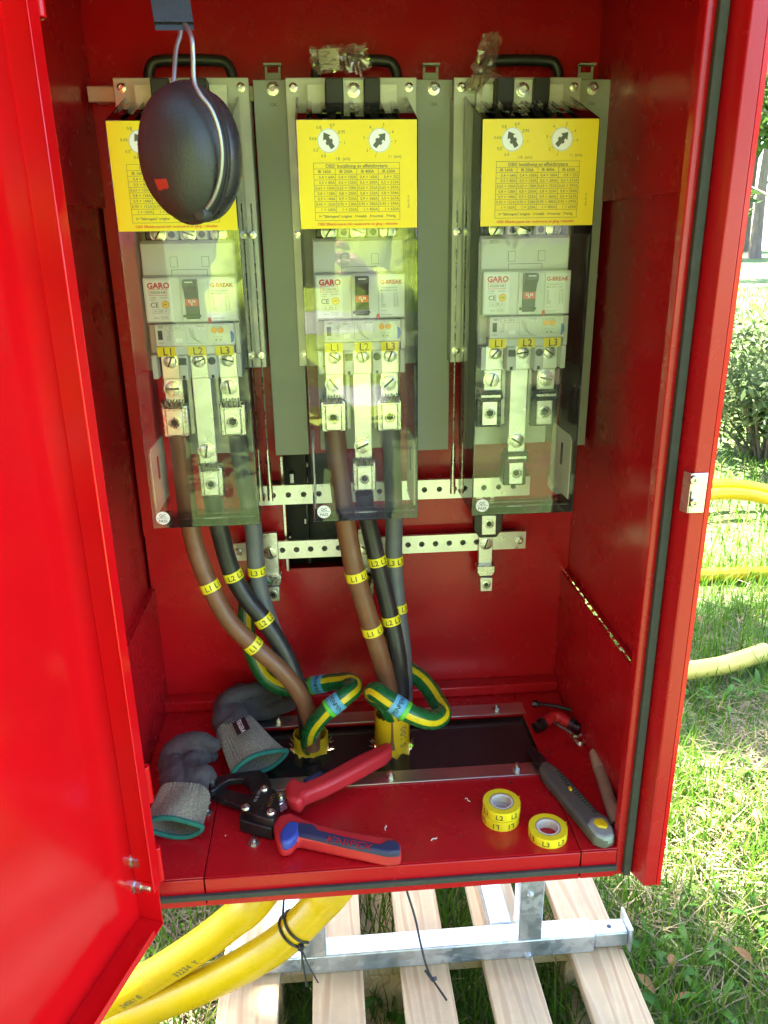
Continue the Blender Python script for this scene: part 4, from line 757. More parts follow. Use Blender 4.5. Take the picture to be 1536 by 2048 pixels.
# ------------------------------------------------------------------ clear covers with the yellow setting labels
def cover(label, cx, pin):
    t = thing('clear_cover', label, 'cover', (cx, .95, 1.036), 'clear covers over the breakers'); w = .0632; y0, yb_, z0, z1 = .8900, .998, 1.036, 1.4755; h = .0018
    q = MB(); q.box(cx-w, cx+w, y0, y0+h, z0, z1); q.build('front_pane', M['clear'], t, bevel=.0006)
    for s in (-1, 1):
        a = cx+s*w; q = MB(); o_ = -s*h
        q.prism([(a, y0+h+.0002, z0), (a, y0+h+.0002, z1), (a, yb_, 1.512), (a, yb_, z0)], (o_, 0, 0)); q.build('side_pane', M['clear'], t)
    q = MB(); q.prism([(cx-w+.002, y0+h, z1), (cx+w-.002, y0+h, z1), (cx+w-.002, yb_-.03, 1.5015), (cx-w+.002, yb_-.03, 1.5015)], (0, 0, -h)); q.build('top_pane', M['clear'], t)
    for k in range(7):
        x = cx-.0485+k*.0152; q = MB(); q.prism([(x-.0028, .905, 1.4822), (x+.0028, .905, 1.4822), (x+.0028, .962, 1.5008), (x-.0028, .962, 1.5008)], (0, -.0003, .0016)); q.build('vent_rib', M['clear'], t)
    q = MB(); q.box(cx-w+.002, cx+w-.002, y0+h+.0002, .955, z0, z0+h); q.build('bottom_pane', M['clear'], t)
    q = MB(); q.box(cx-w+.004, cx+w-.004, .8922, .8935, 1.0455, 1.0468); q.tube(spline([(cx-w+.012, .893, 1.056), (cx-w+.02, .893, 1.0525), (cx, .893, 1.0515), (cx+w-.02, .893, 1.0525)], 5), .0006, 5); q.build('bottom_rib', M['clear'], t)
    for s in (-1, 1):
        a = cx+s*.0612; q = MB(); q.prism([(a, .905, 1.048), (a, .905, 1.122), (a, .912, 1.128), (a, .985, 1.128), (a, .985, 1.048)], (-s*.0012, 0, 0)); br = q.build('side_bracket', M['ivory'], t); q = MB(); q.box(min(a-s*.0013, a-s*.0020), max(a-s*.0013, a-s*.0020), .935, .942, 1.084, 1.112); q.build('bracket_slot', M['gasket'], br)
    if pin:
        a = cx+pin*.069; q = MB(); q.tube([(a, 1.0, 1.40), (a, 1.0, 1.10)], .0010, 8); q.tube([(a, 1.0, 1.10), (a, 1.0, 1.085), (a, 1.0, 1.030)], [.0018, .0032, .0040], 10); q.build('hinge_pin', M['steel'], t)
    # label
    lx0, lx1, lz0, lz1, ly = cx-.0618, cx+.0620, 1.3695, 1.4743, .8892; q = MB(); q.box(lx0, lx1, ly, y0-.0001, lz0, lz1); lb_ = q.build('setting_label', M['yel'], t)
    Lw, Lh = lx1-lx0, lz1-lz0; X = lambda u: lx0+u*Lw; Z = lambda v: lz1-v*Lh; yp = ly-.0002; U, Wz = (1, 0, 0), (0, 0, 1)
    k = MB(); T = lambda mb, s, u, v, sz, al='C', b_=0.: mb.text(s, (X(u), yp, Z(v)), U, Wz, sz, al, b_)
    line = lambda mb, u0, v0, u1, v1, th_=.00035: mb.box(X(min(u0, u1))-th_/2, X(max(u0, u1))+th_/2, yp-.0001, yp, Z(max(v0, v1))-th_/2, Z(min(v0, v1))+th_/2)
    T(k, 'OBS! Inställning av effektbrytare', .487, .414, .0050, b_=.012)
    vs = [.386, .440]+[.440+.0505*(i+1) for i in range(9)]; vs[-1] = .922
    for v in vs: line(k, .125, v, .852, v)
    for u in (.125, .852): line(k, u, .386, u, .922)
    for u in (.307, .4885, .670): line(k, u, .440, u, vs[-2])
    tab = [('IR 160A', 'IR 250A', 'IR 400A', 'IR 630A'), ('0,4 = 64A', '0,4 = 100A', '0,4 = 160A', '0,4 = 252'), ('0,5 = 80A', '0,5 = 125A', '0,5 = 200A', '0,5 = 315A'), ('0,63 = 100A', '0,63 = 158A', '0,63 = 252A', '0,63 = 397A'), ('0,8 = 128A', '0,8 = 200A', '0,8 = 320A', '0,8 = 504A'), ('0,9 = 144A', '0,9 = 225A', '0,9 = 360A', '0,9 = 567A'), ('0,95 = 152A', '0,95 = 238A', '0,95 = 380A', '0,95 = 599A'), ('1 = 160A', '1 = 250A', '1 = 400A', '1 = 630A')]
    for i, row in enumerate(tab):
        v = (vs[i+1]+vs[i+2])/2
        for j, s in enumerate(row): T(k, s, .216+.1815*j if i == 0 else .300+.1815*j, v, .0042 if i == 0 else .0041, 'C' if i == 0 else 'R', .014 if i == 0 else .004)
    T(k, 'I= "Säkringens" tröghet   1=snabb   3=normal   7=trög', .487, (vs[-2]+vs[-1])/2, .0037, b_=.014)
    import_ = ((.258, (('0.4', 200), ('0.5', 235), ('0.63', 278), ('0.8', 325), ('0.9', 15), ('0.95', 57), ('1', 97))), (.686, (('1', 195), ('2', 232), ('3', 280), ('4', 325), ('5', 15), ('6', 57), ('7', 95))))
    for u, marks in import_:
        for s, a in marks:
            a = RAD(a); k.text(s, (X(u)+math.sin(a)*.0165, yp, Z(.185)+math.cos(a)*.0152), U, Wz, .0042); dx, dz = math.sin(a), math.cos(a)
            k.obox((X(u)+dx*.0125, yp, Z(.185)+dz*.0125), (.0004, .0001, .0018), Matrix.Rotation(a, 3, 'Y'))
    T(k, 'I R  (x/n)', .375, .348, .0042); T(k, 'I i  (x/n)', .815, .330, .0042)
    k.text('Rev 02-10', (X(.927), yp, Z(.75)), (0, 0, 1), (-1, 0, 0), .0030)
    k.build('label_print', M['inkg'], lb_, smooth=False)
    k = MB(); T(k, 'OBS! Effektbrytaren bör motioneras en gång i månaden', .487, .957, .0038, b_=.016); k.build('red_print', M['inkred'], lb_, smooth=False)
    for u, rot in ((.258, -32), (.686, 42)):
        k = MB(); k.lathe([(.0115, 0), (.0115, .0002)], (X(u), ly-.0001, Z(.185)), (0, -1, 0), 32); dl = k.build('dial_ring', M['plate'], lb_, smooth=False); k = MB(); k.lathe([(.0105, 0), (.0105, .0002)], (X(u), ly-.00035, Z(.185)), (0, -1, 0), 32); k.build('dial_disc', M['white'], dl, smooth=False)
        a = RAD(rot); R2 = lambda x, z: (X(u)+x*math.cos(a)+z*math.sin(a), ly-.0007, Z(.185)-x*math.sin(a)+z*math.cos(a)); s_ = .0092
        k = MB(); k.prism([R2(x*s_, z*s_) for x, z in ((0, 1), (.52, .32), (.24, .32), (.24, .02), (.42, .02), (.42, -.32), (.26, -.32), (.26, -.9), (-.26, -.9), (-.26, -.32), (-.42, -.32), (-.42, .02), (-.24, .02), (-.24, .32), (-.52, .32))], (0, .0001, 0)); k.build('dial_arrow', M['inkg'], dl, smooth=False)
    # QC sticker
    qx, qz = cx-.0506, 1.0491; k = MB(); k.lathe([(.0081, 0), (.0081, .0003)], (qx, y0-.0001, qz), (0, -1, 0), 24); qc = k.build('qc_sticker', M['sticker'], t, smooth=False)
    k = MB(); k.text('QC', (qx, y0-.0006, qz+.0032), U, Wz, .0052, bold=.015); k.text('PASS', (qx, y0-.0006, qz-.0036), U, Wz, .0050, bold=.015); k.box(qx-.0072, qx+.0072, y0-.0006, y0-.0005, qz-.0002, qz+.0002); k.build('qc_print', M['ink'], qc, smooth=False)
    return t
cover('clear plastic cover with yellow label half hidden by the ear defender', UNITS[0], 1); cover('clear plastic cover with yellow label over the middle breaker', UNITS[1], 0); cover('clear plastic cover with yellow label over the breaker without cables', UNITS[2], -1)

# ------------------------------------------------------------------ cables
def path(pts, n=7): return spline([P(px, py, y=y) for px, py, y in pts], n)
def wrap_at(pth, k, r):
    p = V(pth[k]); t = (V(pth[min(k+1, len(pth)-1)])-V(pth[max(k-1, 0)])).normalized()
    if t.z < 0: t = -t
    q = V(CAM)-p; nrm = (q-t*q.dot(t)).normalized(); side = nrm.cross(t)*-1
    if V(_r).dot(side) < 0: side = -side
    return p, t, nrm, side
def band(parent, pth, px, py, r, text, mat='yelm', wd=.0125, size=.0105, shift=(-.3, .75), ink='ink'):
    k = min(range(len(pth)), key=lambda i: (proj(pth[i])[0]-px)**2+(proj(pth[i])[1]-py)**2); p, t, nrm, side = wrap_at(pth, k, r)
    m = MB(); m.lathe([(r+.0002, -wd/2), (r+.0009, -wd/2), (r+.0009, wd/2), (r+.0002, wd/2)], p, t, 24, cap=False); o = m.build('marker_band', M[mat], parent)
    if text:
        m = MB(); R_ = r+.0012
        for sh in shift:
            m.text_map(text, lambda u, v: p+t*v+(nrm*math.cos(u/R_+sh)+side*math.sin(u/R_+sh))*R_, size, .01)
        m.build('marker_print', M[ink], o, smooth=False)
    return o
def cable(name, label, pts, r, mat, bands=(), n=7):
    pth = path(pts, n); b_ = pth[-1]; t = thing(name, label, 'cable', tuple(b_)); m = MB(); m.tube(pth, r, 18, ref=CAM); m.build('sheath', M[mat], t)
    for px, py, s in bands: band(t, pth, px, py, r, s)
    return pth, t
rc = .0122
cable('brown_cable', 'brown cable marked L1 curving from the breaker behind the ear defender to its conduit', [(352, 850, .955), (362, 900, .955), (370, 980, .955), (380, 1050, .955), (397, 1115, .952), (420, 1172, .948), (456, 1238, .942), (506, 1290, .942), (562, 1340, .942), (604, 1395, .944), (622, 1450, .946), (624, 1496, .946)], rc, 'brown', [(418, 1172, 'L1'), (504, 1288, 'L1')])
cable('black_cable', 'black cable marked L2 running beside the left brown cable', [(422, 968, .960), (428, 1010, .962), (438, 1055, .965), (462, 1140, .970), (492, 1195, .968), (528, 1240, .965), (566, 1300, .960), (592, 1360, .955), (610, 1420, .956), (616, 1486, .958)], rc, 'blk', [(465, 1146, 'L2'), (530, 1241, 'L2')])
cable('grey_cable', 'grey cable marked L3 behind the black one in the same bundle', [(472, 850, .960), (482, 920, .975), (496, 1000, .985), (507, 1060, .990), (512, 1130, .990), (524, 1195, .990), (550, 1270, .985), (585, 1350, .975), (614, 1430, .966), (624, 1486, .962)], rc*.97, 'gry', [(511, 1135, 'L3')])
cable('brown_cable', 'brown cable marked L1 dropping from the middle breaker', [(668, 850, .955), (673, 900, .955), (681, 970, .953), (691, 1045, .950), (712, 1150, .945), (744, 1258, .944), (768, 1340, .945), (782, 1410, .947), (785, 1490, .947)], rc*1.1, 'brown', [(713, 1150, 'L1'), (748, 1260, 'L1')])
cable('black_cable', 'black cable marked L2 dropping from the middle breaker', [(728, 985, .960), (733, 1030, .962), (740, 1060, .965), (754, 1120, .965), (782, 1238, .960), (797, 1320, .952), (802, 1400, .956), (796, 1490, .958)], rc*.98, 'blk', [(756, 1118, 'L2'), (784, 1240, 'L2')])
cable('grey_cable', 'grey cable marked L3 dropping from the middle breaker', [(782, 850, .960), (784, 920, .972), (787, 1000, .980), (788, 1060, .985), (788, 1120, .985), (796, 1215, .980), (806, 1300, .972), (809, 1400, .966), (798, 1490, .964)], rc*.97, 'gry', [(789, 1116, 'L3'), (801, 1215, 'L3')])
def pen_cable(label, pts, r, bands):
    pth = path(pts, 8); t = thing('earth_cable', label, 'cable', tuple(pth[-1]), 'green and yellow earth cables'); m = MB(); m.tube(pth, r, 20, ref=CAM, sect=lambda i: 1 if i in (0, 1) or i in (9, 10) else 0); m.build('sheath', [M['grn'], M['yst']], t)
    for px, py in bands:
        o = band(t, pth, px, py, r, 'PEN', 'pen', .017, .0085, (-.5, .55)); k = min(range(len(pth)), key=lambda i: (proj(pth[i])[0]-px)**2+(proj(pth[i])[1]-py)**2); p, tt, nrm, side = wrap_at(pth, k, r)
        m = MB(); m.lathe([(r+.0004, -.0145), (r+.0011, -.0145), (r+.0011, -.0090), (r+.0004, -.0090)], p, tt, 24, cap=False); m.build('marker_tape', M['green2'], t)
    return t
pen_cable('green and yellow earth cable looping over the conduit of the left bundle', [(620, 1506, .955), (617, 1480, .948), (628, 1452, .930), (656, 1420, .912), (690, 1393, .915), (708, 1376, .935), (700, 1364, .960), (668, 1364, .985), (630, 1370, 1.000), (580, 1378, 1.01), (535, 1358, 1.02), (507, 1310, 1.03), (492, 1250, 1.04), (500, 1185, 1.05), (532, 1150, 1.045)], .0124, [(672, 1406), (640, 1367)])
pen_cable('green and yellow earth cable looping round the middle cable bundle', [(790, 1500, .952), (792, 1455, .952), (772, 1412, .938), (748, 1390, .915), (752, 1383, .888), (780, 1402, .868), (822, 1428, .862), (862, 1440, .872), (884, 1428, .895), (872, 1398, .930), (846, 1362, .965), (805, 1330, .995), (765, 1285, 1.01), (738, 1235, 1.02), (722, 1185, 1.03), (728, 1150, 1.04)], .0128, [(795, 1409)])

# conduit stubs through the floor membrane
def stub(c, px, top, label, txt):
    zt_ = P(px, top, y=c[1]-.0252)[2]; t = thing('conduit_stub', label, 'conduit', (c[0], c[1], .58), 'yellow conduits through the cabinet floor'); n = 40; rr = random.Random(px); m = MB(); ro, ri = .0252, .0232
    ztop = [zt_+(.0022 if k % 2 else -.0004)*rr.random()-.0015*math.sin(2*math.pi*k/n) for k in range(n)]; vs = []
    for rad, zz in ((ro, None), (ro, 'T'), (ri, 'T'), (ri, None)):
        for k in range(n): vs.append((c[0]+rad*math.cos(2*math.pi*k/n), c[1]+rad*math.sin(2*math.pi*k/n), ztop[k] if zz else .58))
    m.add(vs, [(a*n+k, a*n+(k+1) % n, (a+1)*n+(k+1) % n, (a+1)*n+k) for a in range(3) for k in range(n)]); m.build('pipe', M['conduit'], t, ang=60)
    if txt:
        k = MB(); a0 = math.atan2(-1, .35); R_ = ro+.0004; k.text_map(txt, lambda u, v: Vector((c[0]+R_*math.cos(a0+.25-v/R_), c[1]+R_*math.sin(a0+.25-v/R_), zt_-.027+u)), .0155, .0); k.build('pipe_print', M['inkg'], t, smooth=False)
    fr = MB(); rr = random.Random(px+1)
    for k in range(46):
        a = rr.uniform(0, 6.28); r0 = .0262+.002*rr.random(); L = rr.uniform(.002, .009); p = Vector((c[0]+r0*math.cos(a), c[1]+r0*math.sin(a), ZF-.009)); d = Vector((math.cos(a), math.sin(a), rr.uniform(.3, 1.6))).normalized()*L; s_ = Vector((-math.sin(a), math.cos(a), 0))*rr.uniform(.0006, .002)
        fr.add([p-s_, p+s_, p+d+s_*.3, p+d-s_*.3, p-s_+Vector((0, 0, .0004)), p+d], [(0, 1, 2, 3), (0, 4, 5)])
    fr.build('torn_film', M['bag2'] if 'bag2' in M else M['alu'], t); return t
M['bag2'] = pm('torn_yellowish_film', (.55, .48, .26), .25, var=.3, vs=90)
stub(SL, 622, 1488, 'short yellow conduit with the left cable bundle, cut low', ''); stub(SM_, 788, 1446, 'taller yellow conduit printed in black with the middle cable bundle', 'S 100')

# ------------------------------------------------------------------ heavy yellow cables below the cabinet
def ypath(pts, n=8): return spline([P(px, py, d=d) for px, py, d in pts], n)
def heavy(label, pts, start, txts=(), mat='ycable', r=.025, name='yellow_cable', group=None):
    pth = spline([start[0], start[1]]+[P(px, py, d=d) for px, py, d in pts], 8); t = thing(name, label, 'cable', tuple(pth[-1]), group); m = MB(); m.tube(pth, r, 24, ref=CAM); m.build('sheath', M[mat], t)
    for px, py, s, sz, sh in txts:
        L = 0; k = min(range(len(pth)), key=lambda i: (proj(pth[i])[0]-px)**2+(proj(pth[i])[1]-py)**2); p, tt, nrm, side = wrap_at(pth, k, r); R_ = r+.0004; dn = side
        k2 = min(k+3, len(pth)-1); tn = tt if V(_r).dot(tt) > 0 else -tt; bn = nrm.cross(tn)
        if bn.z < 0: bn = -bn
        mm = MB(); mm.text_map(s, lambda u, v: p+tn*u+(nrm*math.cos(v/R_-sh)+bn*math.sin(v/R_-sh))*R_, sz); mm.build('sheath_print', M['inkg'], t, smooth=False)
    return pth, t
h1, t1 = heavy('heavy yellow cable arching out from under the cabinet, tied with a black tie', [(682, 1762, 1.10), (640, 1810, 1.11), (560, 1885, 1.13), (450, 1950, 1.17), (330, 2003, 1.22), (190, 2055, 1.28), (40, 2110, 1.36)], [(SM_[0], SM_[1], .60), (SM_[0]-.003, SM_[1]-.004, .545)])
h2, t2 = heavy('heavy yellow cable with printed numbers arching out beneath the door hinge', [(520, 1790, 1.13), (460, 1845, 1.15), (390, 1898, 1.18), (300, 1955, 1.22), (180, 2025, 1.28), (40, 2100, 1.36)], [(SL[0], SL[1], .60), (SL[0]-.004, SL[1]-.004, .545)], [(395, 1925, '32234  Y', .015, .7), (290, 1990, '24061 8', .015, .7)])
# cable tie round the tied cable
k = min(range(len(h1)), key=lambda i: (proj(h1[i])[0]-590)**2+(proj(h1[i])[1]-1855)**2); p, tt, nrm, side = wrap_at(h1, k, .025)
t = thing('cable_tie', 'black cable tie strapped round the heavy yellow cable', 'cable tie', tuple(p)); R_ = .0265
for off in (-.006, .006):
    m = MB(); m.tube([p+tt*(off+.003*math.sin(a))+(nrm*math.cos(a)+side*math.sin(a))*R_ for a in np.linspace(-2.6, 1.2, 30)], .0019, 6); m.build('strap', M['black'], t)
hd = p+(nrm*math.cos(.9)+side*math.sin(.9))*.0285; m = MB(); m.obox(hd, (.008, .007, .009), Euler((.4, .2, .5)).to_matrix()); m.build('tie_head', M['black'], t, bevel=.001)
for dx, L in ((.006, .055), (.022, .050)):
    m = MB(); m.tube([hd, hd+Vector((dx*.4, -.012, -.018)), hd+Vector((dx, -.016, -L))], .0018, 6, flat=.6); m.build('tie_tail', M['black'], t)
m = MB(); e0 = p+(nrm*math.cos(-1.0)+side*math.sin(-1.0))*R_; m.tube(spline([e0, e0+Vector((.003, .02, .03)), e0+Vector((.006, .04, .085))], 4), .0018, 6); m.build('strap', M['black'], t)
# cut tie lying across the foot tube onto a plank
pa, pb, pc, pd = P(813, 1780, d=1.335), P(830, 1835, d=1.33), P(858, 1945, d=1.30), P(893, 2000, z=.1425)
t = thing('cable_tie', 'loose black cable tie leaning over the galvanised foot tube', 'cable tie', tuple(pd))
m = MB(); m.tube(spline([pa, pb, P(842, 1890, d=1.305), pc, pd], 5), .0021, 6); m.build('strap', M['black'], t); m = MB(); m.obox(P(868, 1958, d=1.300), (.008, .006, .008), Euler((.5, .3, .4)).to_matrix()); m.build('tie_head', M['black'], t, bevel=.001)
m = MB(); m.tube([P(850, 1940, d=1.305), P(866, 1962, d=1.298)], .0026, 6); m.build('tie_tail', M['black'], t)
# stiff black stub of another tie beside the cable
# yellow cables out on the lawn
def lawn(label, pts, r, mat): 
    pth = spline([np.array([*P(px, py, z=r)[:2], r+.005+dz]) for px, py, dz in pts], 8); t = thing('yellow_cable', label, 'cable', tuple(pth[-1]), 'yellow cables lying on the lawn'); m = MB(); m.tube(pth, r, 16); m.build('sheath', M[mat], t)
lawn('upper of two yellow cables arching over the grass before the bush', [(1180, 1040, .0), (1330, 1012, .05), (1430, 1000, .08), (1540, 1008, .06), (1640, 1030, .0)], .030, 'ycable')
lawn('lower of two yellow cables crossing the grass before the bush', [(1180, 1060, .0), (1330, 1030, .05), (1440, 1019, .08), (1540, 1025, .06), (1640, 1050, .0)], .030, 'ycable')
lawn('yellow cable lying in the sunlit grass nearer than the bush', [(1200, 1165, 0), (1330, 1160, .01), (1460, 1155, .01), (1560, 1148, .0), (1680, 1140, 0)], .027, 'ycable')
lawn('sun-bleached yellow cable end lying in green grass', [(1190, 1375, 0), (1300, 1366, .01), (1370, 1356, .02), (1450, 1345, .025), (1528, 1322, .03)], .029, 'yfade')

# ------------------------------------------------------------------ things on the cabinet floor
def Zc(x0, y0, s): return lambda zx, zy: (x0+zx*s, y0+zy*s)
def flatpoly(mb, zf, pts, ztop, thick, mi=0):
    """outline read off the photograph, laid on the horizontal plane z=ztop and given its thickness"""
    return mb.prism([P(*zf(*q), z=ztop) for q in pts], (0, 0, -thick), mi)
Z2 = Zc(300, 1340, 540/1536); Z3 = Zc(840, 1360, 460/1536)
# cable cutter
p0 = P(610, 1610, z=ZF); cut = thing('cable_cutter', 'ratchet cable cutter with red and blue grips lying open on the cabinet floor', 'cable cutter', (p0[0], p0[1], ZF))
zc = ZF+.022
m = MB(); flatpoly(m, Z2, [(340, 622), (362, 606), (450, 588), (560, 572), (622, 566), (662, 588), (690, 640), (690, 690), (640, 720), (590, 712), (574, 676), (562, 640), (520, 618), (450, 622), (405, 648), (372, 678), (345, 690)], zc+.002, .010); m.build('hook_jaw', M['toolsteel'], cut, bevel=.0015)
m = MB(); flatpoly(m, Z2, [(340, 692), (410, 668), (500, 694), (570, 706), (640, 690), (640, 760), (580, 800), (520, 778), (400, 735), (345, 708)], zc-.006, .008); m.build('blade', M['toolsteel'], cut, bevel=.0012)
m = MB(); flatpoly(m, Z2, [(540, 770), (575, 715), (630, 640), (700, 672), (722, 690), (738, 755), (705, 850), (660, 850), (560, 812)], zc+.008, .022); pl_ = m.build('pivot_plate', M['toolsteel'], cut, bevel=.0015)
m = MB(); flatpoly(m, Z2, [(505, 850), (515, 805), (560, 800), (700, 835), (705, 880), (690, 902), (600, 880)], zc-.002, .018); m.build('ratchet_rack', M['toolsteel'], cut, bevel=.0015)
m = MB(); flatpoly(m, Z2, [(715, 690), (770, 680), (788, 705), (780, 738), (725, 770)], zc, .014); m.build('handle_link', M['steel'], cut, bevel=.0015)
for q in ((650, 678), (545, 785), (688, 812), (742, 692)):
    c_ = P(*Z2(*q), z=zc+.008); m = MB(); m.lathe([(.0058, 0), (.0058, .0014), (.0045, .0034), (.0022, .0038), (.0018, .0016), (0, .0016)], (c_[0], c_[1], zc+(.0078 if q[0] != 742 else .0)), (0, 0, 1), 14); m.build('rivet', M['steel'], pl_)
c_ = P(*Z2(352, 632), z=zc+.002); m = MB(); m.lathe([(.005, 0), (.005, .003), (.003, .004)], (c_[0], c_[1], zc+.0018), (0, 0, 1), 12); m.build('jaw_pin', M['steel'], cut)
RT, UP = _r, _u
m = MB(); c_ = P(*Z2(690, 738), z=zc+.0084); a_ = np.array(P(*Z2(705, 690), z=zc+.0084))-np.array(P(*Z2(672, 770), z=zc+.0084)); a_ /= np.linalg.norm(a_); m.text('KNIPEX', c_, a_, np.cross([0, 0, 1], a_), .0072, bold=.01); m.build('plate_print', M['steel'], pl_, smooth=False)
m = MB(); c_ = P(*Z2(610, 718), z=zc+.0084); m.text('95 32 250', c_, a_, np.cross([0, 0, 1], a_), .0050); m.build('plate_print', M['bracket'], pl_, smooth=False)
lo = [(700, 868), (722, 822), (800, 800), (880, 838), (960, 868), (1130, 908), (1330, 940), (1395, 948), (1428, 985), (1430, 1035), (1350, 1042), (1100, 992), (835, 938), (800, 978), (745, 992), (722, 960)]
m = MB(); flatpoly(m, Z2, lo, ZF+.0235, .022); gl_ = m.build('lower_grip', M['hred'], cut, bevel=.0055, seg=3)
m = MB(); flatpoly(m, Z2, [(838, 858), (930, 872), (960, 905), (1120, 945), (1310, 985), (1345, 962), (1400, 962), (1424, 992), (1424, 1030), (1350, 1036), (1100, 985), (850, 932), (828, 905)], ZF+.0252, .010); il = m.build('grip_inlay', M['hblue'], gl_, bevel=.003, seg=3)
m = MB(); flatpoly(m, Z2, [(742, 975), (738, 920), (775, 862), (812, 850), (850, 862), (846, 925), (805, 965), (775, 982)], ZF+.0262, .014); m.build('grip_guard', M['hblue2'], gl_, bevel=.004, seg=3)
m = MB(); a0_, a1_ = P(*Z2(1045, 966), z=ZF+.0255), P(*Z2(1232, 1003), z=ZF+.0255); ux = (a1_-a0_)/np.linalg.norm(a1_-a0_); m.text('KNIPEX', (a0_+a1_)/2, ux, np.cross([0, 0, 1], ux), .0152, xs=1.08, bold=.004); m.build('grip_print', M['hred'], il, smooth=False)
up_ = [(768, 662), (778, 640), (802, 598), (850, 622), (875, 630), (965, 592), (1150, 492), (1325, 408), (1368, 402), (1380, 435), (1345, 472), (1180, 562), (1000, 655), (880, 702), (862, 738), (835, 742), (790, 728)]
m = MB(); flatpoly(m, Z2, up_, ZF+.034, .022); gu = m.build('upper_grip', M['hred'], cut, bevel=.0055, seg=3)
m = MB(); flatpoly(m, Z2, [(868, 618), (968, 568), (990, 585), (900, 632)], ZF+.028, .008); m.build('grip_inlay', M['hblue'], gu, bevel=.002)
# marker tape rolls
def tape(c, label, txt, flip=False, tilt=(0, 0, 0), lift=0.):
    t = thing('marker_tape_roll', label, 'tape roll', (c[0], c[1], ZF+lift), 'rolls of yellow cable marker tape', tilt); h = .0125; ro = .0232
    m = MB(); m.lathe([(.0155, 0), (ro, 0), (ro+.0003, h*.5), (ro, h), (.0155, h)], (0, 0, 0), (0, 0, 1), 40, cap=False); m.build('tape', M['yelm'], t, local=True)
    m = MB(); m.lathe([(.0155, .0004), (.0155, h-.0006), (.0138, h-.0006)], (0, 0, 0), (0, 0, 1), 40, cap=False); m.build('inner_wraps', M['coreg'], t, local=True)
    m = MB(); m.lathe([(.0138, h-.0002), (.0122, h-.0002), (.0122, .0003), (.0138, .0003)], (0, 0, 0), (0, 0, 1), 40, cap=False); m.build('paper_core', M['paper'], t, local=True)
    k = MB(); R_ = ro+.0006
    for a in np.arange(-math.pi, math.pi, .82):
        sg = -1 if flip else 1; k.text_map(txt, lambda u, v: Vector((R_*math.cos(-1.35+a+sg*u/R_), R_*math.sin(-1.35+a+sg*u/R_), h/2+sg*v)), .0098, .008)
    k.build('tape_print', M['ink'], t, smooth=False, local=True)
    m = MB(); m.box(ro*.2, ro*.2+.006, -ro-.0015, -ro-.001, 0, h) if False else m.tube([(ro, .002, h/2), (ro+.0015, .006, h/2), (ro+.004, .009, h/2+.001)], .0008, 4); m.build('tape_end', M['yelm'], t, local=True)
tp = P(1001, 1637, z=ZF); tape(tp, 'lower roll of yellow marker tape printed L1, under another roll', 'L1', True); tape((tp[0]+.0008, tp[1]+.001), 'yellow marker tape roll printed L2, stacked on another roll', 'L2', lift=.0131, tilt=(0, 0, .15))
tp = P(1095, 1684-14, z=ZF); tape(tp, 'single yellow marker tape roll printed L3', 'L3', tilt=(0, 0, .1))
# utility knife
c_ = P(1140, 1590, z=ZF); kn = thing('utility_knife', 'grey utility knife with yellow slider lying toward the cabinet opening', 'knife', (c_[0], c_[1], ZF))
m = MB(); flatpoly(m, Z3, [(798, 575), (812, 545), (845, 530), (905, 572), (962, 622), (1180, 862), (1252, 908), (1300, 990), (1302, 1040), (1240, 1066), (1162, 1042), (1098, 962), (850, 662), (805, 600)], ZF+.017, .016); kb = m.build('body', M['knife'], kn, bevel=.004, seg=3)
m = MB(); flatpoly(m, Z3, [(706, 452), (752, 440), (800, 480), (846, 528), (806, 568), (775, 548)], ZF+.011, .005); m.build('blade_guide', M['toolsteel'], kn, bevel=.001)
m = MB(); flatpoly(m, Z3, [(905, 600), (935, 605), (1010, 680), (1100, 780), (1190, 880), (1165, 885), (1080, 800), (985, 705)], ZF+.0185, .004); m.build('slide_track', M['gasket'], kb, bevel=.0008)
for k in range(15):
    u_ = k/14; c_ = P(*Z3(930+u_*215, 622+u_*240), z=ZF+.0185); m = MB(); m.obox(c_, (.0042, .0012, .0018), Euler((0, 0, .3)).to_matrix()); m.build('slide_tooth', M['knife'], kb)
m = MB(); flatpoly(m, Z3, [(990, 708), (1010, 712), (1018, 730), (1000, 728)], ZF+.0195, .003); m.build('lock_mark', M['yel'], kb, bevel=.0006)
m = MB(); flatpoly(m, Z3, [(1110, 955), (1140, 912), (1200, 900), (1250, 918), (1292, 985), (1298, 1038), (1240, 1058), (1168, 1032)], ZF+.0185, .014); kc = m.build('end_cap', M['knife2'], kn, bevel=.004, seg=3)
m = MB(); flatpoly(m, Z3, [(1155, 940), (1180, 922), (1215, 918), (1258, 958), (1250, 985), (1190, 975)], ZF+.0205, .006); m.build('slider', M['yel'], kc, bevel=.0015)
for k in range(4):
    m = MB(); a_, b_ = P(*Z3(1172+k*18, 928+k*6), z=ZF+.0208), P(*Z3(1186+k*18, 962+k*6), z=ZF+.0208); m.tube([a_, b_], .0007, 5); m.build('slider_rib', M['yel'], kc)
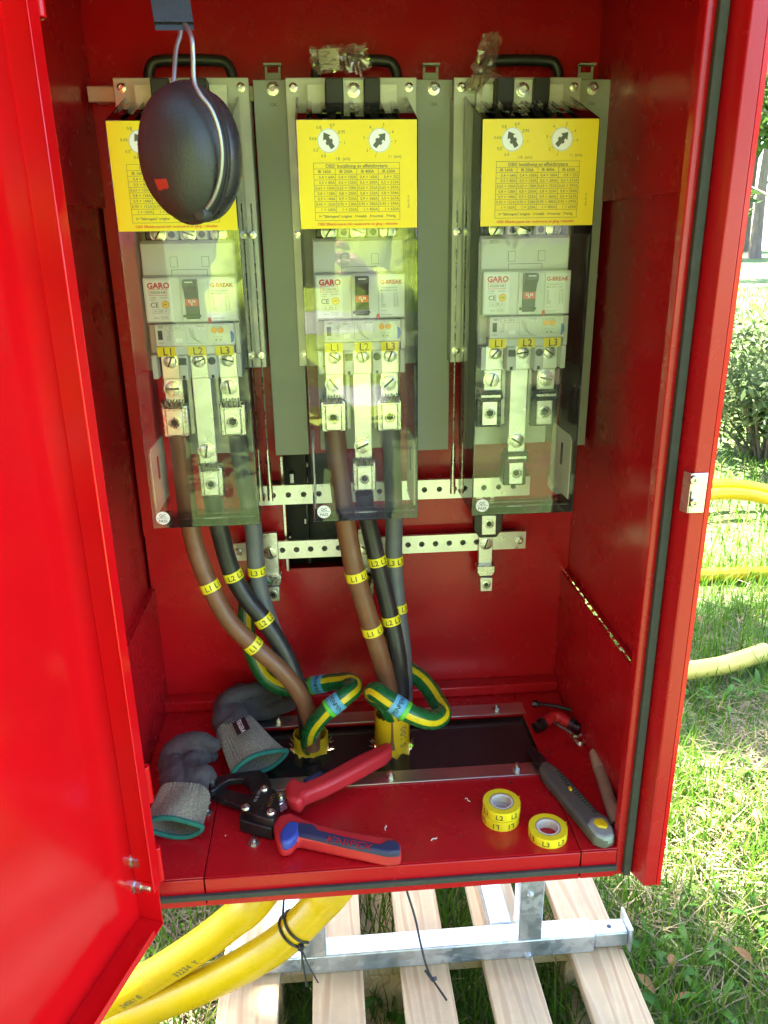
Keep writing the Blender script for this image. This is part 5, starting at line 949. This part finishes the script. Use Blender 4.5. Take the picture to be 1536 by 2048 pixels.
# pen
a_, b_, c_, d_ = [P(*Z3(*q), z=ZF+.009) for q in ((1165, 470), (1198, 590), (1235, 690), (1312, 950))]
pn = thing('marker_pen', 'worn beige marker pen beside the utility knife', 'pen', tuple(d_)); m = MB(); dd = (d_-b_)/np.linalg.norm(d_-b_); a2 = b_-dd*.034
m.tube([a2, a2+dd*.001, a2+dd*.012, b_], [.0060, .0074, .0080, .0086], 16); m.build('cap', M['pen_c'], pn); m = MB(); m.tube([b_+dd*.0003, b_+dd*.10, b_+dd*.108], [.0084, .0082, .0076], 16); bd_ = m.build('barrel', M['pen_b'], pn); m = MB(); m.lathe([(.0091, 0), (.0091, .003)], b_+dd*.001, dd, 16); m.build('ring', M['pen_c'], bd_); m = MB(); m.tube([b_+dd*.1083, b_+dd*.118], [.0070, .0062], 14); m.build('end_plug', M['blk'], pn)
# red connector with metal ends and a chain
c_ = P(1110, 1445, z=ZF); rd = thing('red_connector', 'red angled connector with metal ends and thin chain in the corner', 'connector', (c_[0], c_[1], ZF))
e0, e1, e2 = P(1086, 1447, z=ZF+.012), P(1112, 1432, z=ZF+.016), P(1142, 1448, z=ZF+.012)
m = MB(); m.tube(spline([e0, e1, e2], 6), .0078, 14); m.build('elbow', M['plasticred'], rd)
for a_, b_ in ((e0, e1), (e2, e1)):
    d__ = (a_-b_)/np.linalg.norm(a_-b_); m = MB(); m.lathe([(.0092, -.002), (.0092, .005), (.0065, .0055), (.0065, .012), (.0078, .0125), (.0078, .015), (.0045, .015)], a_, d__, 16); m.build('metal_end', M['toolsteel'], rd)
e3, e4 = P(1075, 1408, z=ZF+.010), P(1150, 1422, z=ZF+.010); m = MB(); m.tube(spline([e3, P(1110, 1412, z=ZF+.014), e4], 5), .0030, 10); m.build('metal_rod', M['toolsteel'], rd); m = MB(); m.lathe([(.0055, 0), (.0055, .007)], e3, e3-e4, 8); m.build('hex_end', M['toolsteel'], rd)
lk = MB(); lp = spline([P(*q, z=ZF+.003) for q in ((1112, 1447), (1125, 1455), (1140, 1464), (1152, 1474), (1165, 1468), (1170, 1480), (1160, 1488), (1152, 1482))], 6)
for k in range(0, len(lp)-1):
    a_ = V(lp[k]); t_ = (V(lp[k+1])-a_).normalized(); n_ = Vector((0, 0, 1)) if k % 2 else t_.cross(Vector((0, 0, 1))); b_ = t_.cross(n_) if k % 2 else Vector((0, 0, 1))
    q_ = t_.cross(Vector((0, 0, 1))).normalized() if k % 2 else Vector((0, 0, 1)); lk.tube([a_+t_*(.0040*math.cos(x))+q_*(.0024*math.sin(x)) for x in np.linspace(0, 2*math.pi, 9)], .0008, 5)
lk.build('chain', M['steel'], rd)
# curls of cable insulation on the side wall ledge
# ------------------------------------------------------------------ gloves
def glove(name, label, palm, fingers, cuff0, cuff1, r0, r1, flat, tag=None):
    c_ = np.mean([cuff0, cuff1], axis=0); t = thing('work_glove', label, 'glove', (c_[0], c_[1], ZF)); m = MB()
    for pts, rr in palm+fingers:
        pp = spline(pts, 5); R_ = np.interp(np.linspace(0, 1, len(pp)), np.linspace(0, 1, len(rr)), rr); m.tube(pp, list(R_), 12)
        for e in (pp[0], pp[-1]):
            r_ = R_[0] if e is pp[0] else R_[-1]; m.lathe([(0, -r_)]+[(r_*math.cos(x), r_*math.sin(x)) for x in np.linspace(-1.3, 1.3, 7)]+[(0, r_)], e, (0, 0, 1), 12)
    o = m.build('hand', M['glove'], t, smooth=True, ang=180); rm = o.modifiers.new('remesh', 'REMESH'); rm.mode = 'VOXEL'; rm.voxel_size = .0016; rm.use_smooth_shade = True; sm = o.modifiers.new('smooth', 'SMOOTH'); sm.iterations = 5; sm.factor = .5
    tx_ = bpy.data.textures.new('wrinkle', 'CLOUDS'); tx_.noise_scale = .017; dm = o.modifiers.new('d', 'DISPLACE'); dm.texture = tx_; dm.strength = .0040; dm.mid_level = .5
    tx2 = bpy.data.textures.new('crease', 'MUSGRAVE'); tx2.noise_scale = .009; d2 = o.modifiers.new('d2', 'DISPLACE'); d2.texture = tx2; d2.strength = .0005; d2.mid_level = .5
    a, b_ = V(cuff0), V(cuff1); ax = (b_-a).normalized(); sd = ax.cross(Vector((0, 0, 1))).normalized(); upv = sd.cross(ax); n = 76; vs = []; N_ = 9
    prof = [(k/(N_-1)) for k in range(N_)]
    for ins in (0, 1):
        for tt_ in (prof if not ins else prof[::-1]):
            c0 = a+(b_-a)*tt_; rad = r0+(r1-r0)*tt_-ins*.0022; fl2 = flat+.30*(1-tt_)
            for k in range(n):
                x = 2*math.pi*k/n; rb = rad*(1+(.032 if k % 2 else -.032)*(1-ins)); vs.append(c0+sd*(rb*math.cos(x))+upv*(rb*fl2*math.sin(x)+.002*math.sin(3*x+4*tt_)))
    m = MB(); m.add(vs, [(q*n+k, q*n+(k+1) % n, (q+1)*n+(k+1) % n, (q+1)*n+k) for q in range(2*N_-1) for k in range(n)]); m.build('cuff', M['knit'], t, ang=60)
    m = MB(); hp_ = [b_+sd*((r1+.0006)*math.cos(x))+upv*((r1+.0006)*flat*math.sin(x)+.002*math.sin(3*x+4)) for x in np.linspace(0, 2*math.pi, 49)]; m.tube(hp_, .0032, 8, cap=False); m.build('hem', M['teal'], t)
    return t
Q = lambda px, py, z: P(px, py, z=ZF+z)
glove('work_glove', 'grey work glove with teal hem lying against the door side of the floor', [([Q(385, 1580, .024), Q(386, 1560, .024), Q(378, 1535, .026)], [.021, .022, .019]), ([Q(358, 1582, .024), Q(352, 1560, .025), Q(350, 1535, .026)], [.021, .022, .019])],
      [([Q(344, 1560, .022), Q(338, 1525, .028), Q(346, 1499, .040), Q(372, 1484, .050), Q(402, 1481, .050), Q(426, 1490, .042)], [.015, .014, .0128, .0122, .0115, .0100]), ([Q(356, 1552, .014), Q(362, 1526, .018), Q(380, 1510, .022), Q(406, 1506, .022), Q(424, 1512, .016)], [.014, .013, .012, .0115, .0095]), ([Q(372, 1545, .026), Q(376, 1526, .034), Q(392, 1514, .036), Q(410, 1516, .026)], [.013, .012, .011, .0095]), ([Q(392, 1572, .026), Q(402, 1556, .034), Q(410, 1546, .036), Q(420, 1552, .030)], [.015, .0125, .011, .009])],
      Q(370, 1588, .026), Q(345, 1655, .019), .032, .036, .40)
g2 = glove('work_glove', 'grey work glove with teal hem lying beside the black floor opening', [([Q(478, 1452, .030), Q(472, 1440, .032), Q(464, 1418, .036)], [.019, .020, .018]), ([Q(458, 1456, .030), Q(452, 1440, .032), Q(452, 1418, .036)], [.019, .020, .018])],
      [([Q(448, 1432, .034), Q(453, 1406, .046), Q(474, 1390, .054), Q(508, 1381, .050), Q(540, 1371, .038)], [.014, .0135, .0125, .0118, .0100]), ([Q(460, 1440, .020), Q(476, 1414, .028), Q(512, 1406, .028), Q(552, 1398, .022)], [.014, .0130, .0122, .0100]), ([Q(470, 1446, .016), Q(500, 1428, .016), Q(540, 1422, .015), Q(580, 1408, .013)], [.013, .0128, .0118, .0100]), ([Q(446, 1440, .020), Q(444, 1412, .028), Q(456, 1394, .034), Q(478, 1378, .030)], [.013, .012, .011, .009])],
      Q(470, 1455, .030), Q(520, 1526, .020), .028, .040, .36)
m = MB(); c_ = Q(482, 1452, .0585); ux = np.array(Q(474, 1436, .0585))-np.array(Q(488, 1466, .0585)); ux /= np.linalg.norm(ux); vx = np.cross([0, 0, 1], ux); tv = (np.array(CAM)-c_); tv /= np.linalg.norm(tv); vx = np.cross(tv, ux)
R3 = Matrix((ux, vx/np.linalg.norm(vx), np.cross(ux, vx)/np.linalg.norm(np.cross(ux, vx)))).transposed(); m.obox(c_, (.030, .019, .0012), R3); lb_ = m.build('brand_patch', M['black'], g2)
m = MB(); m.text('TEGERA', V(c_)+V(tv)*.0012, -ux, -vx, .0085, bold=.02); m.build('patch_print', M['white'], lb_, smooth=False)

# ------------------------------------------------------------------ ear defender hung in the opening
ec = P(374, 308, y=.625); em = thing('ear_defender', 'black ear defender with steel wire band hanging in the cabinet opening', 'ear defender', (ec[0], ec[1], ec[2]-.05))
def cup(c, ax, par_name):
    ax = V(ax).normalized(); m = MB(); m.lathe([(0, .030), (.35, .0290), (.65, .0255), (.85, .0185), (.96, .010), (1.0, .002), (1.0, -.004)], c, ax, 40, sx=.0462, sy=.0335); sh = m.build(par_name, M['muff'], em, ang=60)
    m = MB(); m.lathe([(.97, -.0045), (1.01, -.008), (1.03, -.014), (1.0, -.022), (.90, -.027), (.6, -.028), (.55, -.020), (0, -.018)], c, ax, 40, sx=.0448, sy=.0325); m.build('cushion', M['cushion'], em, ang=60)
    m = MB(); m.lathe([(1.0, .0005), (1.035, .0002), (1.045, -.0018), (1.03, -.0040), (1.0, -.0042)], c, ax, 40, sx=.0462, sy=.0335, cap=False); m.build('rim', M['cushion'], em, ang=60); return sh
ax1 = Vector((-.45, -.88, .02)); s1 = cup(ec, ax1, 'cup'); ec2 = np.array([ec[0]-.012, ec[1]+.105, ec[2]+.004]); cup(ec2, (.3, .95, 0), 'cup')
lg = P(362, 383, y=.600); e1_ = Vector((0, 0, 1)); sdv = e1_.cross(ax1.normalized()); pc_ = V(ec)+ax1.normalized()*.0262+Vector((0, 0, -.0255))-sdv*.003
m = MB(); R3 = Matrix((sdv, e1_, ax1.normalized())).transposed(); R3 = R3 @ Matrix.Rotation(.50, 3, 'X'); m.obox(pc_, (.0095, .0155, .0010), R3); lo_ = m.build('logo_patch', M['orange'], s1)
m = MB(); fr_ = R3 @ Vector((0, 0, 1)); m.text('3M', pc_+fr_*.0007, R3 @ Vector((1, 0, 0)), R3 @ Vector((0, 1, 0)), .0060, bold=.02); m.build('logo_print', M['hred'], lo_, smooth=False)
wp = spline([P(350, 36, y=.645), P(366, 44, y=.622), P(382, 72, y=.600), P(386, 110, y=.598), P(388, 160, y=.598), P(400, 188, y=.596), P(422, 218, y=.596), P(438, 262, y=.598), P(444, 310, y=.600), P(440, 356, y=.602), P(426, 398, y=.606), P(404, 428, y=.612)], 7)
m = MB(); m.tube(wp, .0016, 10); m.build('wire_fork', M['wire'], em)
m = MB(); m.lathe([(.0055, -.006), (.0055, .003), (.004, .005)], wp[-1], (-.3, -.95, 0), 14); m.build('pivot_button', M['muff'], em)
wp = spline([P(362, 44, y=.660), P(360, 70, y=.656), P(352, 100, y=.650), P(348, 150, y=.642), P(344, 200, y=.636), P(330, 240, y=.636)], 6); m = MB(); m.tube(wp, .0016, 10); m.build('wire_fork', M['wire'], em)
bd = MB(); a_ = np.array(P(340, 60, y=.66)); arch = spline([a_+np.array([.01, -.045, -.01]), a_+np.array([.005, -.03, .03]), a_+np.array([0, .0, .062]), a_+np.array([-.005, .04, .06]), a_+np.array([-.008, .075, .035])], 6)
vs = []; 
for q in arch: 
    for dx in (-.013, .013): vs.append(q+np.array([dx, 0, 0])); 
    for dx in (.013, -.013): vs.append(q+np.array([dx, 0, .005]))
bd.add(vs, [(4*k+j, 4*k+(j+1) % 4, 4*k+4+(j+1) % 4, 4*k+4+j) for k in range(len(arch)-1) for j in range(4)]); bd.build('head_band', M['cushion'], em, ang=50)
m = MB(); hk = arch[len(arch)//2]; m.tube(spline([hk+np.array([0, .05, .03]), hk+np.array([0, .03, .012]), hk+np.array([0, .0, -.004]), hk+np.array([0, -.02, .014])], 5), .003, 8); m.build('hanging_hook', M['steel'], cab)

# ------------------------------------------------------------------ crumpled bags
def bag(label, corners, y, n, seed, label2=None):
    r_ = np.random.default_rng(seed); t = thing('plastic_bag', label, 'bag', tuple(P(*corners[2], y=y))); A, B, C_, D = [P(*c, y=y) for c in corners]; m = MB(); nx, ny = n, n
    for side in (0, 1):
        g_ = []
        nz_ = r_.standard_normal((ny+1, nx+1)); nz_ = (nz_+np.roll(nz_, 1, 0)+np.roll(nz_, 1, 1))/1.7
        for j in range(ny+1):
            for i in range(nx+1):
                u, v = i/nx, j/ny; p = (A*(1-u)+B*u)*(1-v)+(D*(1-u)+C_*u)*v; bul = math.sin(math.pi*u)*math.sin(math.pi*v); p = p+np.array([.0022*nz_[j, (i+3) % nx], 0, .0022*nz_[(j+2) % ny, i]]); p[1] += (-1 if side == 0 else 1)*(.009*bul+.0045*nz_[j, i]*(.3+bul)); g_.append(p)
        m.add(g_, [(j*(nx+1)+i, j*(nx+1)+i+1, (j+1)*(nx+1)+i+1, (j+1)*(nx+1)+i) for j in range(ny) for i in range(nx)])
    m.build('film', M['bag'], t, smooth=False); return t, (A+B+C_+D)/4
t, c_ = bag('crumpled clear plastic bag with a paper slip on the middle breaker', [(618, 95), (732, 88), (740, 138), (628, 145)], .975, 13, 3)
m = MB(); m.prism([P(*q, y=.976) for q in ((636, 100), (676, 96), (680, 140), (640, 138))], (0, .0006, 0)); m.build('paper_slip', M['paper'], t)
k = MB()
for z in range(4): k.box(c_[0]-.028, c_[0]-.013, .9752, .9754, c_[2]+.006-.004*z, c_[2]+.0065-.004*z)
k.build('slip_print', M['inkg'], t, smooth=False)
for j in range(4):
    m = MB(); q = P(690+j*9, 112+j*5, y=.976); m.tube([q, q+np.array([.003, 0, -.013])], .0016, 8); m.lathe([(.003, 0), (.003, .002)], q, (0, 0, 1), 6); m.build('screw', M['steel'], t)
t, c_ = bag('long twisted plastic bag knotted beside the cable-free breaker', [(968, 66), (1006, 70), (968, 188), (934, 178)], .985, 12, 8)
m = MB(); m.tube(spline([P(945, 132, y=.972), P(962, 140, y=.966), P(985, 150, y=.970), P(1000, 156, y=.975)], 5), .0035, 8); m.build('knot', M['bag'], t); m = MB(); m.prism([P(*q, y=.985) for q in ((944, 150), (972, 150), (962, 182), (940, 176))], (0, .0008, 0)); m.build('desiccant', M['pen_c'], t)

# ------------------------------------------------------------------ trees behind the photographer, mirrored in the covers
for k, (x, y, h, c, lb_) in enumerate([(-3.2, -4.2, 7, 2.8, 'dense dark tree behind the photographer'), (-.2, -5.6, 7.5, 2.6, 'dense tree behind the photographer with a forked trunk'), (-6.0, -2.5, 7, 2.8, 'tree beyond the open cabinet door')]):
    tree(x, y, h, c, lb_, 9000, .12, 90+k, 'trees behind the photographer', low=.05)

# ------------------------------------------------------------------ the photographer (seen mirrored in the covers)
per = thing('person', 'person in a hi-vis jacket holding up a phone, mirrored in the covers', 'person', (0, -.46, 0))
def skin(name, verts, edges, radii, mat, root, sub=2):
    me = bpy.data.meshes.new(name); me.from_pydata([V(v)-ORG[per] for v in verts], edges, []); o = bpy.data.objects.new(name, me); COL.objects.link(o); o.parent = per; me.materials.append(mat)
    md = o.modifiers.new('skin', 'SKIN'); md.use_smooth_shade = True
    for i, r_ in enumerate(radii):
        d = me.skin_vertices[0].data[i]; d.radius = r_ if hasattr(r_, '__len__') else (r_, r_); d.use_root = (i == root)
    s_ = o.modifiers.new('sub', 'SUBSURF'); s_.levels = s_.render_levels = sub; return o
yb_ = -.46
# body: head, neck, hands and legs under the clothes
bv = [(0, yb_, .96), (0, yb_, 1.15), (0, yb_, 1.38), (0, yb_+.01, 1.50), (0, yb_+.03, 1.56), (0, yb_+.045, 1.66), (0, yb_+.03, 1.75)]; be = [(0, 1), (1, 2), (2, 3), (3, 4), (4, 5), (5, 6)]; br_ = [(.13, .10), (.13, .10), (.14, .09), (.055, .055), (.062, .068), (.076, .095), (.055, .07)]
for s_ in (-1, 1):
    i0 = len(bv); bv += [(s_*.10, yb_, .90), (s_*.11, yb_+.01, .50), (s_*.115, yb_-.02, .09), (s_*.12, yb_+.14, .04)]; be += [(0, i0), (i0, i0+1), (i0+1, i0+2), (i0+2, i0+3)]; br_ += [(.08, .08), (.055, .055), (.042, .042), (.035, .03)]
    i0 = len(bv); bv += [(s_*.17, yb_, 1.41), (s_*.25, yb_+.06, 1.15), (s_*.10, -.13, 1.275), (s_*.065, -.062, 1.315)]; be += [(2, i0), (i0, i0+1), (i0+1, i0+2), (i0+2, i0+3)]; br_ += [(.055, .055), (.043, .043), (.027, .024), (.030, .017)]
body = skin('body', bv, be, br_, M['skin'], 0)
for s_ in (-1, 1):
    for f_ in range(4):
        z = 1.345-.019*f_; skin('finger', [(s_*.062, -.058, z-.005), (s_*.054, -.030, z), (s_*.046, -.016, z+.002), (s_*.036, -.0135, z+.002)], [(0, 1), (1, 2), (2, 3)], [.0085, .0085, .008, .007], M['skin'], 0, 1)
    skin('thumb', [(s_*.058, -.066, 1.300), (s_*.040, -.046, 1.318), (s_*.022, -.036, 1.330)], [(0, 1), (1, 2)], [.011, .010, .009], M['skin'], 0, 1)
jv = [(0, yb_, .90), (0, yb_, 1.05), (0, yb_, 1.22), (0, yb_, 1.38), (0, yb_+.005, 1.47)]; je = [(0, 1), (1, 2), (2, 3), (3, 4)]; jr = [(.20, .15), (.195, .145), (.20, .145), (.185, .12), (.085, .08)]
for s_ in (-1, 1):
    i0 = len(jv); jv += [(s_*.19, yb_, 1.405), (s_*.265, yb_+.06, 1.15), (s_*.20, -.27, 1.20), (s_*.115, -.145, 1.268)]; je += [(3, i0), (i0, i0+1), (i0+1, i0+2), (i0+2, i0+3)]; jr += [(.085, .08), (.066, .066), (.056, .056), (.045, .045)]
skin('jacket', jv, je, jr, M['hivis'], 1)
tv_ = [(0, yb_, .98), (0, yb_, .90)]; te_ = [(0, 1)]; tr_ = [(.18, .13), (.18, .14)]
for s_ in (-1, 1):
    i0 = len(tv_); tv_ += [(s_*.10, yb_, .80), (s_*.11, yb_+.01, .48), (s_*.115, yb_-.02, .10)]; te_ += [(1, i0), (i0, i0+1), (i0+1, i0+2)]; tr_ += [(.105, .11), (.08, .085), (.07, .07)]
skin('trousers', tv_, te_, tr_, M['denim'], 0)
skin('hair', [(0, yb_+.0, 1.70), (0, yb_+.015, 1.76), (0, yb_+.04, 1.785)], [(0, 1), (1, 2)], [(.082, .085), (.080, .09), (.05, .06)], M['hair'], 1)
for s_ in (-1, 1):
    m = MB(); m.lathe([(0, .010), (.008, .007), (.011, 0)], (s_*.032, yb_+.128, 1.665), (0, 1, 0), 12); m.build('eye', M['white'], per); skin('shoe', [(s_*.115, yb_-.05, .045), (s_*.12, yb_+.07, .042), (s_*.125, yb_+.17, .035)], [(0, 1), (1, 2)], [(.045, .045), (.045, .042), (.038, .032)], M['gasket'], 0, 1)
skin('nose', [(0, yb_+.125, 1.665), (0, yb_+.150, 1.625)], [(0, 1)], [.010, .014], M['skin'], 0, 1); skin('mouth', [(-.024, yb_+.118, 1.588), (0, yb_+.128, 1.586), (.024, yb_+.118, 1.588)], [(0, 1), (1, 2)], [.005, .007, .005], M['plasticred'], 1, 1)
ph = thing('phone', 'dark smartphone held up by the photographer', 'phone', (0, -.02, 1.285)); m = MB(); R3 = M3.copy(); m.obox(CAM-_f*.012-_u*.042, (.074, .150, .008), R3); m.build('phone_body', M['blackgloss'], ph, bevel=.003, seg=3)

# ------------------------------------------------------------------ crumbs left from stripping the cables
r_ = random.Random(4); m = MB()
for k in range(22):
    x, y = r_.uniform(-.24, .33), r_.uniform(.73, .88) if r_.random() < .8 else r_.uniform(1.01, 1.05); sz = r_.uniform(.0006, .0022)
    m.obox((x, y, ZF+sz*.3), (sz*r_.uniform(.8, 2.5), sz, sz*.6), Euler((r_.uniform(-.3, .3), r_.uniform(-.3, .3), r_.uniform(0, 3))).to_matrix(), r_.choice((0, 0, 1, 2)))
m.build('cable_crumbs', [M['paper'], M['blk'], M['brown']], label='tiny cable crumbs scattered over the red cabinet floor', cat='debris', kind='stuff')
for k, (px, py, a) in enumerate(((868, 1679, .4), (772, 1656, 1.4), (936, 1600, 2.2))):
    c_ = P(px, py, z=ZF+.0012); m = MB(); m.tube(spline([(-.004, 0, 0), (-.001, .0012, .0008), (.002, -.0006, .001), (.0045, .001, 0)], 4), .0007, 5); o = m.build('insulation_shaving', M['paper'], None, label='pale curl of cable insulation on the red floor', cat='shaving', group='insulation shavings', local=True); o.location = V(c_); o.rotation_euler = (0, 0, a)
